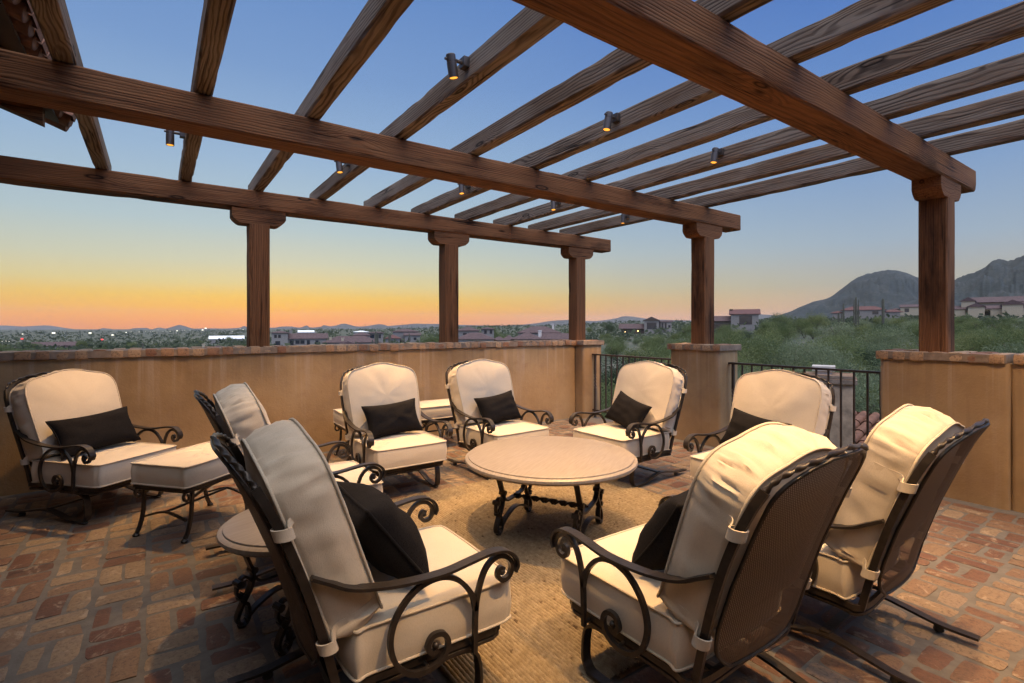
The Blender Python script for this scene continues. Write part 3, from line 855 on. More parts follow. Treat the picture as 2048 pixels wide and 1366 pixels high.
# ottomans
OTT = [(-.29, -.225), (0, -.232), (.29, -.225), (.312, -.17), (.315, 0), (.312, .17), (.29, .225), (0, .232), (-.29, .225), (-.312, .17), (-.315, 0), (-.312, -.17)]
def make_ottoman():
    o = empty('ottoman')
    a = MB()
    ring = catmull([(x*.97, y*.97, .325) for x, y in OTT], 6, True)
    a.sweep(ring, rect(.012, .008), B=(0, 0, 1), closed=True)
    a.sweep([p*.97-Vector((0, 0, .02-.008)) for p in ring], circ(.009, 6), B=(0, 0, 1), closed=True)
    for x in (-.2, 0, .2): a.box(x-.01, x+.01, -.215, .215, .322, .33)
    for sg in (-1, 1):   # low arched stretchers with a little scrollwork
        a.sweep(sm([(-.25, .20*sg, .255), (-.12, .20*sg, .288), (-.03, .20*sg, .298), (.03, .20*sg, .298), (.12, .20*sg, .288), (.25, .20*sg, .255)], 6), rect(.007, .007), B=(0, 1, 0))
        a.sweep(sm([(.262*sg, -.17, .115), (.262*sg, 0, .155), (.262*sg, .17, .115)], 6), rect(.008, .006), B=(1, 0, 0))
        for x in (-.05, .05): a.ball((x, .2*sg, .305), .018)
    a.sweep([(-.262, 0, .155), (.262, 0, .155)], circ(.008, 6))
    a.build('frame', M['iron'], o, auto=40)
    for sx in (-1, 1):
        for sy in (-1, 1):
            a = MB()
            leg = sm([(.215, .322), (.232, .312), (.243, .285), (.246, .22), (.252, .14), (.275, .055), (.30, .012)], 6)
            a.sweep([(sx*q.x, sy*.198, q.y) for q in leg], rect(.0095, .0095), B=(0, 1, 0))
            sc_ = sm([(.243, .275), (.262, .304), (.292, .304), (.309, .276), (.294, .250), (.27, .254), (.266, .274), (.281, .282)], 6)
            a.sweep([(sx*q.x, sy*.198, q.y) for q in sc_], rect(.007, .007), B=(0, 1, 0))
            a.lathe([(0, 0), (.02, 0), (.022, .008), (.012, .02), (0, .02)], 10, (sx*.302, sy*.198, 0), False)
            a.build('leg', M['iron'], o, auto=40)
    b, p = cushion(OTT, .125, .014, 3.3, .007, .003, 6)
    mt = Matrix.Translation((0, 0, .400))
    c = xf(b, mt).build('cushion', M['cream'], o, auto=60); xf(p, mt).build('piping', M['pipe'], c)
    return o
ot = make_ottoman()
for i, (x, y, a, lab) in enumerate(((.245, 4.255, 41, 'cream ottoman in front of the far-left chair, its iron legs in full view'),
                                   (1.90, 5.43, 0, 'ottoman against the parapet showing just one corner left of a chair back'),
                                   (2.73, 5.43, 0, 'ottoman against the parapet seen in the gap between the two chairs facing the viewer'))):
    o = ot if i == 0 else copy_tree(ot)
    o.location = (x, y, .003); o.rotation_euler = (0, 0, R(a)); o.scale = (1, 1, 1.05); tag(o, lab, 'ottoman', 'cream iron ottomans')
# tables
def table(name, label, loc, rz, rad, top, hx, hy, foot=1.0):
    o = empty(name, loc, rz, label, 'table')
    a = MB(); t = top
    a.lathe([(0, t-.052), (rad-.05, t-.052), (rad-.012, t-.046), (rad, t-.032), (rad-.002, t-.018), (rad-.016, t-.009), (rad-.022, t-.0085), (rad-.024, t-.002), (rad-.028, t), (0, t)], 72, close=False)
    a.build('table_top', M['stone'], o, auto=28)
    ht = t-.053
    wx = hx*.55     # waist
    base = empty('base'); base.parent = o
    base = None
    for sy in (-1, 1):
        for sx in (-1, 1):
            a = MB()
            # lyre leg: sweeps in from the top to a waist, then out to a scrolled foot
            leg = sm([(hx*.98, ht), (hx*.93, ht*.86), (hx*.78, ht*.68), (hx*.66, ht*.52), (hx*.72, ht*.38), (hx*.90, ht*.24), (hx*1.02, ht*.12), (hx*.98, .018), (hx*.84, .012), (hx*.76, ht*.10), (hx*.80, ht*.22), (hx*.88, ht*.25)], 7)
            a.sweep([(sx*q.x, sy*hy, q.y) for q in leg], rect(.017, .007), B=(0, 1, 0))
            s2 = sm([(hx*.70, ht*.45), (hx*.86, ht*.52), (hx*1.0, ht*.47), (hx*1.04, ht*.38), (hx*.97, ht*.32), (hx*.9, ht*.36)], 6)
            a.sweep([(sx*q.x, sy*hy, q.y) for q in s2], rect(.012, .006), B=(0, 1, 0))
            for (u, w) in ((.66, .56), (.92, .30), (1.0, .47)):
                a.sweep([(sx*hx*u, sy*hy-.024, ht*w), (sx*hx*u, sy*hy+.024, ht*w)], circ(.017, 8))
            a.lathe([(0, 0), (.02, 0), (.023, .01), (.014, .024), (0, .024)], 10, (sx*hx*.91, sy*hy, 0), False)
            a.build('leg', M['iron'], o, auto=40)
        a = MB()
        a.sweep(sm([(-hx*.68, sy*hy, ht*.50), (-hx*.5, sy*hy, ht*.42), (-hx*.2, sy*hy, ht*.405), (0, sy*hy, ht*.405), (hx*.2, sy*hy, ht*.405), (hx*.5, sy*hy, ht*.42), (hx*.68, sy*hy, ht*.50)], 6), rect(.017, .006), B=(0, 1, 0))
        a.sweep(sm([(-hx*.82, sy*hy, ht*.07), (-hx*.5, sy*hy, ht*.17), (0, sy*hy, ht*.235), (hx*.5, sy*hy, ht*.17), (hx*.82, sy*hy, ht*.07)], 6), rect(.017, .006), B=(0, 1, 0))
        a.build('end_brace', M['iron'], o, auto=40)
    a = MB()
    n = 60
    a.sweep([(0, -hy+2*hy*i/n, ht*.405) for i in range(n+1)], rect(.018, .007), twist=.42, B=None)
    a.build('twisted_bar', M['iron'], o, auto=40)
    a = MB(); a.sweep([(rad*.72*math.cos(2*PI*i/40), rad*.72*math.sin(2*PI*i/40), ht-.006) for i in range(40)], rect(.006, .012), B=(0, 0, 1), closed=True)
    a.box(-rad*.72, rad*.72, -.014, .014, ht-.013, ht); a.build('top_ring', M['iron'], o, auto=40)
    return o
table('coffee_table', 'large round stone-topped coffee table on scrolled iron legs in the middle of the rug', (2.215, 2.70, .012), R(29), .585, .515, .27, .275)
table('side_table', 'small round stone-topped side table wedged between the two sideways chairs', (.555, 2.56, .003), R(20), .34, .49, .20, .17)
# rug
mb = MB(); RX0, RX1, RY0_, RY1_ = .95, 3.4, 1.42, 3.885
nr = 136; wrow = (RX1-RX0)/nr; ny = 150
for i in range(nr):
    xc = RX0+(i+.5)*wrow; vs = []; fs = []; ts = []
    ph = random.random()*9; tb = random.betavariate(2.5, 2.5)
    e0 = random.uniform(-.008, .008)
    for j in range(ny+1):
        y = RY0_+e0+(RY1_-RY0_)*j/ny
        wob = .0012*math.sin(y*9+i*.6)
        bm = .0035*(j % 2)
        for (dx, z) in ((-wrow*.5, .002), (-wrow*.24, .0105+bm*.7), (wrow*.24, .0105+.0035-bm), (wrow*.5, .002)):
            vs.append((xc+dx+wob, y, z))
    for j in range(ny):
        for k in range(3): fs.append((j*4+k, j*4+k+1, (j+1)*4+k+1, (j+1)*4+k))
    o_ = len(mb.v); mb.add(vs, fs, tb)
    for j in range(ny+1):
        tt = min(1, max(0, tb*.22+.42+random.uniform(-.22, .22)-(.5 if random.random() < .018 else 0)))
        for k in range(4): mb.t[o_+j*4+k] = tt
rug = mb.build('rug', M['jute'], tint=True, auto=None)
tag(rug, 'flat-woven square jute rug under the coffee table', 'rug')
# ------------------------------------------------------------------ house with tiled eave (upper left)
def barrel(mb, p, q, r, thick=.014, up=True, seg=7, taper=.85):
    """one barrel tile from p (low) to q (high)"""
    p, q = Vector(p), Vector(q); T = (q-p).normalized(); S = Vector((0, 1, 0)); U = S.cross(T)*-1
    if U.z < 0: U = -U
    vs = []; sg = 1 if up else -1
    for (c, rr) in ((p, r), (q, r*taper)):
        for d in (0, -thick):
            for k in range(seg+1):
                a = PI*k/seg; vs.append(c + S*math.cos(a)*(rr+d) + U*(sg*math.sin(a)*(rr+d)))
    n = seg+1; fs = []
    for k in range(seg):
        fs += [(k, k+1, 2*n+k+1, 2*n+k), (n+k, 3*n+k, 3*n+k+1, n+k+1), (k, n+k, n+k+1, k+1), (2*n+k, 2*n+k+1, 3*n+k+1, 3*n+k)]
    fs += [tuple(range(n))+tuple(range(2*n-1, n-1, -1)), tuple(range(2*n, 3*n))]
    fs.append(tuple(range(n)))
    mb.add(vs, fs)
hs = empty('house', (-4, 2.5, 0), 0, 'house corner with terracotta tiled eave and exposed rafter tails at the upper left, plus an added unseen wall screening light', 'house')
def rel(o, parent): o.location = -parent.location; return o
a = MB(); wall_body(a, -9, -1.62, -4, 6.1, -4, 3.62); wall_body(a, -1.615, 4.3, -6, -1.42, -4, 3.62); rel(a.build('wall', M['stucco'], hs), hs)  # second block: unseen wall added behind the camera to screen and bounce light
EX, EZ, pit = -.74, 3.34, .36
def rz_(x): return EZ + (EX-x)*pit
a = MB()
vs = [(EX-.03, -4, rz_(EX-.03)), (EX-.03, 6.5, rz_(EX-.03)), (-5.3, 6.5, rz_(-5.3)), (-5.3, -4, rz_(-5.3))]
a.add(vs+[(x, y, z+.03) for x, y, z in vs], [(0, 1, 2, 3), (4, 7, 6, 5), (0, 4, 5, 1), (1, 5, 6, 2), (2, 6, 7, 3), (3, 7, 4, 0)])
rf = rel(a.build('roof', M['hwood'], hs, smooth=False), hs)
a = MB()
y = -3.9; i = 0
while y < 6.75:
    for c in range(6):
        jx = random.uniform(-.03, .03)
        x0 = EX+.06-c*.36+jx; x1 = x0-.42
        lift = .05+.012*(c > 0)
        if c == 0 or y > 5.0:
            barrel(a, (x0, y, rz_(x0)+lift+.035), (x1, y, rz_(x1)+lift+.035), .092)
            barrel(a, (x0-.02, y+.105, rz_(x0)+lift+.06), (x1-.02, y+.105, rz_(x1)+lift+.06), .085, up=False)
    y += .21+random.uniform(-.008, .008)
t = a.build('roof_tile', M['eavetile'], rf, auto=40)
for y in (-2.6, -1.5, -.4, .7, 1.8, 2.9, 4.0, 5.1, 6.22):
    a = MB(); x0, x1 = EX-.10, -1.62
    h_, w_ = .15, .055
    vs = []
    for x in (x0, x1):
        for yy in (y-w_, y+w_):
            for dz in (-h_, -.004): vs.append((x, yy, rz_(x)+dz))
    a.add(vs, [(0, 2, 3, 1), (4, 5, 7, 6), (0, 1, 5, 4), (2, 6, 7, 3), (0, 4, 6, 2), (1, 3, 7, 5)])
    rel(a.build('rafter_tail', M['beam'], hs, smooth=False), hs)
# ------------------------------------------------------------------ terrain
DS = [6, 20, 40, 80, 140, 200, 280, 400, 600, 900, 1500, 2500, 4500, 7500]
TB = {-900: [-4.2, -4.8, -5.8, -7, -8.3, -9.5, -12, -14, -17, -19, -21, -23, -26, -40],
      300: [-4.2, -4.8, -5.8, -7, -8.3, -9.5, -12, -14, -17, -19, -21, -23, -26, -40],
      700: [-4.2, -4.6, -5.5, -6.8, -7.5, -8, -8, -8, -8, -8.5, -10, -14, -20, -36],
      1050: [-4.2, -4.4, -5, -6, -6.5, -6.5, -6, -5, -3, -.5, 2, 0, -6, -30],
      1280: [-4.2, -4, -4.2, -4.2, -4, -3.6, -2.6, -.5, 3, 8.5, 11, 8, 0, -20],
      1600: [-4.2, -3.6, -2.9, -1.4, .0, 1.2, 2.8, 4.5, 7, 10, 12, 14, 10, 0],
      2048: [-4.2, -3.6, -2.7, -1.0, 1.0, 3, 5.5, 10, 18, 26, 30, 30, 20, 0],
      3400: [-4.2, -3.6, -2.7, -1.0, 1.0, 3, 5.5, 10, 18, 26, 30, 30, 20, 0]}
TK = sorted(TB)
def gz(px, d):
    px = max(TK[0], min(TK[-1], px)); d = max(DS[0], min(DS[-1], d))
    j = 0
    while j < len(DS)-2 and d > DS[j+1]: j += 1
    t = (math.log(d)-math.log(DS[j]))/(math.log(DS[j+1])-math.log(DS[j]))
    i = 0
    while i < len(TK)-2 and px > TK[i+1]: i += 1
    s = (px-TK[i])/(TK[i+1]-TK[i]); s = s*s*(3-2*s)
    A, B = TB[TK[i]], TB[TK[i+1]]
    za = A[j]+(A[j+1]-A[j])*t; zb_ = B[j]+(B[j+1]-B[j])*t
    return za+(zb_-za)*s
def polar(th, d_r):       # th: bearing from the camera axis to the right; d_r: range
    a = YAW - th
    return d_r*math.cos(a), d_r*math.sin(a)
mb = MB(); NA, NR = 150, 62
ths = [-PI + 2*PI*i/NA for i in range(NA)]
vs = [(0, 0, -4.2)]
for k in range(NR):
    rng = 5*(9000/5)**(k/(NR-1))
    for th in ths:
        t2 = max(-1.17, min(1.17, th)); px = CX+F*math.tan(t2); dd = rng*max(.25, math.cos(t2)) if abs(th) < 1.17 else rng*.4
        x, y = polar(th, rng)
        z = gz(px, dd) + (NZ.noise(Vector((x*.03, y*.03, 0)))*min(1.0, rng*.008) if rng < 3000 else 0)
        vs.append((x, y, z))
fs = [(0, 1+(i+1) % NA, 1+i) for i in range(NA)]
for k in range(NR-1):
    for i in range(NA):
        a_ = 1+k*NA+i; b_ = 1+k*NA+(i+1) % NA
        fs.append((a_, b_, b_+NA, a_+NA))
mb.add(vs, fs)
tag(mb.build('ground', M['ground'], auto=None), 'desert plain with low scrub sloping away from the terrace', 'ground', kind='structure')
def ridge(name, label, outline, D, depth, mat, rough, base=-60, sub=6, seed=0):
    pts = catmull([(p, q, 0) for p, q in outline], sub*2); mb = MB(); vs = []
    P0 = [(-1, 0), (-.8, .12), (-.58, .32), (-.38, .56), (-.2, .78), (-.08, .94), (0, 1), (.35, .6), (1, 0)]
    prof = []
    for a, b in zip(P0, P0[1:]):
        m_ = 6 if b[0] <= 0 else 2
        prof += [(a[0]+(b[0]-a[0])*k/m_, a[1]+(b[1]-a[1])*k/m_) for k in range(m_)]
    prof.append(P0[-1]); nk = len(prof); n = len(pts)
    for p in pts:
        for (sx_, hgt) in prof:
            top = zat(p.y, D); x, y = at(p.x, D+depth*sx_)
            z = base+(top-base)*hgt
            g = 0; am = 1; fr = 1/rough
            for o_ in range(5):
                g += am*(1-2*abs(NZ.noise(Vector((x*fr, y*fr, seed+o_))))-.45); am *= .55; fr *= 2.1
            env = (1-abs(hgt-.5)*1.6) if hgt < .97 else .05
            vs.append((x, y, z+g*(top-base)*.20*env))
    fs = [(i*nk+j, (i+1)*nk+j, (i+1)*nk+j+1, i*nk+j+1) for i in range(n-1) for j in range(nk-1)]
    mb.add(vs, fs)
    return tag(mb.build(name, mat, auto=None), label, 'mountain', kind='structure')
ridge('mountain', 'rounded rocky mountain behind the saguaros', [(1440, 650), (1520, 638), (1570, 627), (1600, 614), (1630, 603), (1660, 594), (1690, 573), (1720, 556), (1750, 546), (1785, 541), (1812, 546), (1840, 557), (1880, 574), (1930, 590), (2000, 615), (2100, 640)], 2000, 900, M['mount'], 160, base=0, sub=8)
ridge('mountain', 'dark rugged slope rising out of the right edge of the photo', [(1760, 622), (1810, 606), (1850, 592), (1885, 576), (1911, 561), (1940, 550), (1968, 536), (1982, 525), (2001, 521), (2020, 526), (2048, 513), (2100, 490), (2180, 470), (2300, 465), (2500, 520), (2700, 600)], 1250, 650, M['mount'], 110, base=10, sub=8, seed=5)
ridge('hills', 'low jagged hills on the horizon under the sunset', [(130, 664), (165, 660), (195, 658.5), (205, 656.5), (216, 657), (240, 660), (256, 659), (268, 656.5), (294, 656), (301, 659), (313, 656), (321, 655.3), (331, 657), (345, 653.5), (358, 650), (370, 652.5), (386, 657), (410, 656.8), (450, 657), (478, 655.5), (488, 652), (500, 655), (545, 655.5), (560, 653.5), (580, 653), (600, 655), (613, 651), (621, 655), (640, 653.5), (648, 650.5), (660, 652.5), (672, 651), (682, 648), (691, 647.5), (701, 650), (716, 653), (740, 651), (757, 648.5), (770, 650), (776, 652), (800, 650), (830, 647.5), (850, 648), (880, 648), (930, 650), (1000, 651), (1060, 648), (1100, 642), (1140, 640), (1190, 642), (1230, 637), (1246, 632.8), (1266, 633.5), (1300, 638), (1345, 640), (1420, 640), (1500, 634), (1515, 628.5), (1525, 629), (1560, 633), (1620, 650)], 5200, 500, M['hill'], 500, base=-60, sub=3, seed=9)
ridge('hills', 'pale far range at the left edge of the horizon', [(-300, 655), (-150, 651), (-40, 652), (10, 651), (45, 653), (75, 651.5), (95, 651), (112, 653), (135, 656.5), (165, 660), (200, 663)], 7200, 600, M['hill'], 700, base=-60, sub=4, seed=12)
# ------------------------------------------------------------------ vegetation
def crown_mesh(name, mat, w, h, nl, leaf, seed, lobes=9):
    rg = random.Random(seed); mb = MB()
    L = []
    for i in range(lobes):
        a = rg.uniform(0, 2*PI); r_ = w*.5*math.sqrt(rg.random())*.72
        L.append((r_*math.cos(a), r_*math.sin(a), h*rg.uniform(.38, .80)-(r_/w)*h*.25, w*rg.uniform(.16, .30), rg.random()))
    for i in range(nl):
        lx, ly, lz, lr, lt = rg.choice(L)
        d = Vector((rg.gauss(0, 1), rg.gauss(0, 1), rg.gauss(0, .8))).normalized()*lr*(rg.random()**.45)
        p = Vector((lx, ly, lz))+d
        if rg.random() < .1: p += d*rg.uniform(.1, .5)
        if p.z < h*.06: p.z = h*rg.uniform(.06, .3)
        ax = Vector((rg.gauss(0, 1), rg.gauss(0, 1), rg.gauss(.35, .8))).normalized()
        ax = (ax+d.normalized()*.8).normalized(); sd = ax.orthogonal().normalized()
        sd = Matrix.Rotation(rg.uniform(0, PI), 3, ax) @ sd
        s = leaf*rg.uniform(.6, 1.5)
        t = min(1, max(0, lt*.6+rg.uniform(0, .4)))
        mb.add([p-sd*s*.16, p+sd*s*.16, p+ax*s+sd*s*.05, p+ax*s-sd*s*.05], [(0, 1, 2, 3)], t)
    return mb.mesh(name, mat, False, True)
def stems_mesh(w, h, seed):
    rg = random.Random(seed); mb = MB()
    for i in range(rg.randint(3, 5)):
        a = rg.uniform(0, 2*PI); r_ = w*rg.uniform(.15, .34); hh = h*rg.uniform(.5, .8)
        p = sm([(0, 0, -.4), (r_*.25*math.cos(a), r_*.25*math.sin(a), hh*.35), (r_*.7*math.cos(a+.3), r_*.7*math.sin(a+.3), hh*.7), (r_*math.cos(a), r_*math.sin(a), hh)], 4)
        n = len(p); mb.sweep(p, circ(w*.018, 5), scale=[1-.8*k/n for k in range(n)])
        for b in range(3):
            k = rg.randint(n//3, n-2); q = p[k]; a2 = rg.uniform(0, 2*PI); l_ = w*rg.uniform(.12, .25)
            mb.sweep([q, q+Vector((math.cos(a2)*l_*.5, math.sin(a2)*l_*.5, l_*.5)), q+Vector((math.cos(a2)*l_, math.sin(a2)*l_, l_*.8))], circ(w*.008, 4), scale=[1, .7, .3])
    return mb.mesh('trunk', M['bark'])
KIND = {}
for kd, (mat, nl, lf) in dict(green=('leaf', 8200, .125), sage=('leaf2', 8200, .12), dark=('leaf3', 7200, .115), gold=('leaf4', 7200, .12)).items():
    KIND[kd] = [(crown_mesh('crown', M[mat], 4.2, 3.4, nl, lf, 100+hash(kd) % 1 + j*13+len(kd), 9+j*2), stems_mesh(4.2, 3.4, 7+j)) for j in range(3)]
LBL = {'green': ('feathery green desert tree in the dense thicket beyond the railings', 'green desert trees in the thicket'),
       'sage': ('pale grey-green desert tree in the dense thicket beyond the railings', 'grey-green desert trees in the thicket'),
       'dark': ('dark olive mesquite tree in the scrub outside the terrace', 'dark mesquite trees in the scrub'),
       'gold': ('yellow-green palo verde tree in the scrub outside the terrace', 'yellow-green palo verdes in the scrub')}
BLOCK = []      # (px0, px1, d) house sight lines kept clear
def tree(kd, px, d, s, rg, lab=None):
    cm, tm = KIND[kd][rg.randrange(3)]
    x, y = at(px, d)
    o = empty('desert_tree', (x, y, gz(px, d)-.1), rg.uniform(0, 2*PI), lab or LBL[kd][0], 'tree', None if lab else LBL[kd][1])
    k = rg.uniform(.85, 1.2)
    o.scale = (s*k, s*rg.uniform(.85, 1.15), s*rg.uniform(.85, 1.15))
    link('crown', cm, o); link('trunk', tm, o)
    return o
rg = random.Random(21)
placed = []
def try_place(px, d, s, minf=.62):
    x, y = at(px, d)
    if x < 8.0 and y < 9: return False
    for (a, b, c) in placed:
        if (x-a)**2+(y-b)**2 < (minf*2.1*(s+c))**2: return False
    for (p0_, p1_, dd, top) in BLOCK:
        wid = 4.2*s*.5*F/d
        if p0_-wid < px < p1_+wid and d < dd+8 and zat(top, d) < gz(px, d)+3.0*s: return False
    placed.append((x, y, s)); return True
BLOCK += [(1255, 1335, 270, 669), (1465, 1512, 185, 652), (1915, 2040, 250, 634), (545, 640, 205, 695), (640, 830, 195, 690), (920, 1145, 175, 684), (1640, 1760, 11, 850), (1690, 1780, 260, 632), (80, 142, 300, 700), (1676, 1725, 140, 650), (1756, 1770, 140, 640)]
cnt = 0
for it in range(6000):
    if cnt > 235: break
    px = rg.uniform(1170, 2130); d = math.exp(rg.uniform(math.log(10.5), math.log(175)))
    s = rg.uniform(.65, 1.15)*(1.0 if d > 22 else .85)
    u = rg.random()
    kd = 'sage' if (u < .45 and d < 45) or u < .18 else ('green' if u < .75 else ('dark' if u < .87 else 'gold'))
    if try_place(px, d, s, .40 if d < 60 else .46): tree(kd, px, d, s, rg); cnt += 1
cnt2 = 0
for it in range(4000):
    if cnt2 > 120: break
    px = rg.uniform(-40, 1180); d = math.exp(rg.uniform(math.log(70), math.log(420)))
    s = rg.uniform(.7, 1.4)
    kd = rg.choice(['green', 'dark', 'gold', 'green', 'dark'])
    if try_place(px, d, s, .55): tree(kd, px, d, s, rg); cnt2 += 1
for (kd, px, d, s, lab) in (('green', 870, 150, 2.2, 'big leafy tree just left of the middle back post'), ('green', 980, 250, 2.6, 'tall tree with a bare twiggy top between the two far back posts'),
                            ('gold', 1632, 150, 1.75, 'large rounded yellow-green tree left of the saguaro cluster'), ('green', 1560, 140, 1.5, 'bushy tree on the skyline right of the boxy house'),
                            ('gold', 160, 270, 1.7, 'tall light green tree beside the pale house at the left'), ('dark', 52, 240, 1.4, 'round dark tree on the near side of the pale house at the left'),
                            ('dark', 1390-170, 260, 2.0, 'dark tree beside the gabled house with lit patio'), ('green', 1375, 150, 1.6, 'pale green tree between the gabled house and the streaked pier post')):
    tree(kd, px, d, s, rg, lab)
# distant scrub that reads as one mass
mb = MB(); rg2 = random.Random(5)
for i in range(5200):
    px = rg2.uniform(-500, 2400); d = math.exp(rg2.uniform(math.log(170), math.log(2600)))
    if px > 1500 and d > 1300: continue
    x, y = at(px, d); z = gz(px, d); s = rg2.uniform(1.3, 3.0)*(1+d/1600); n = 14 if d < 500 else 7; t0 = rg2.random()
    for k in range(n):
        p = Vector((x+rg2.gauss(0, s*.55), y+rg2.gauss(0, s*.55), z+abs(rg2.gauss(s*.45, s*.3))))
        ax = Vector((rg2.gauss(0, 1), rg2.gauss(0, 1), rg2.gauss(.3, .6))).normalized(); sd = ax.orthogonal().normalized()
        q = s*rg2.uniform(.25, .5)*(1 if d < 500 else 1.5)
        mb.add([p-sd*q*.5, p+sd*q*.5, p+ax*q+sd*q*.4, p+ax*q-sd*q*.4], [(0, 1, 2, 3)], min(1, max(0, t0*.7+rg2.uniform(0, .3))))
tag(mb.build('scrub', M['scrubm'], smooth=False, tint=True), 'far desert scrub covering the plain and slopes', 'scrub', kind='stuff')
def saguaro(px, d, topy, basez, rad, arms, lab):
    x, y = at(px, d); zt = zat(topy, d); o = empty('saguaro', (x, y, basez), 0, lab, 'cactus', 'saguaros in the scrub')
    h = zt-basez; n = 16
    prof = [((1 if k % 2 else .86)*math.cos(2*PI*k/n), (1 if k % 2 else .86)*math.sin(2*PI*k/n)) for k in range(n)]
    def col(pts, r_):
        p = sm(pts, 6); m_ = len(p)
        sc_ = [r_*(.85+.15*math.sin(PI*min(1, k/m_*1.2)))*(1 if k < m_-4 else math.sqrt(max(.05, 1-((k-(m_-5))/4.3)**2))) for k in range(m_)]
        a = MB(); a.sweep(p, prof, scale=sc_); return a
    col([(0, 0, -.3), (0, 0, h*.3), (.05, 0, h*.6), (.05, .03, h*.9), (.05, .03, h)], rad).build('trunk', M['cactus'], o)
    for (dx, z0_, z1_) in arms:
        col([(0, 0, z0_*h), (dx*.6, 0, z0_*h-.1), (dx, 0, z0_*h+.4), (dx, .05, (z0_+z1_)/2*h), (dx*1.02, 0, z1_*h)], rad*.72).build('arm', M['cactus'], o)
    return o
saguaro(1677, 128, 625, -1.2, .22, [], 'short saguaro at the left end of the cactus group')
saguaro(1687, 128, 607, -1.2, .22, [(-1.05, .35, .70)], 'slender saguaro with one low arm, second from the left in the cactus group')
saguaro(1712, 130, 594, -1.2, .24, [(-1.1, .3, .93), (1.45, .25, .95)], 'tallest saguaro with two upright arms like a fork')
saguaro(1766, 128, 597, -.6, .32, [], 'lone thick saguaro just left of the reddish post')
saguaro(751, 120, 663, -7.3, .27, [(-.75, .55, .74), (.55, .6, .97)], 'armed saguaro in front of the clay roofs behind the parapet')
saguaro(779, 118, 667, -7.3, .34, [], 'thick single-stemmed saguaro in front of the clay roofs')
saguaro(711, 112, 683, -7.0, .2, [], 'small dark saguaro stub just above the parapet')
saguaro(767, 110, 684, -7.0, .26, [], 'stubby saguaro tip between the two tall saguaros')
saguaro(818, 120, 667, -7.3, .17, [], 'thin saguaro right of the thick one')
saguaro(285, 110, 686, -7.0, .22, [], 'small saguaro above the parapet left of the first post')
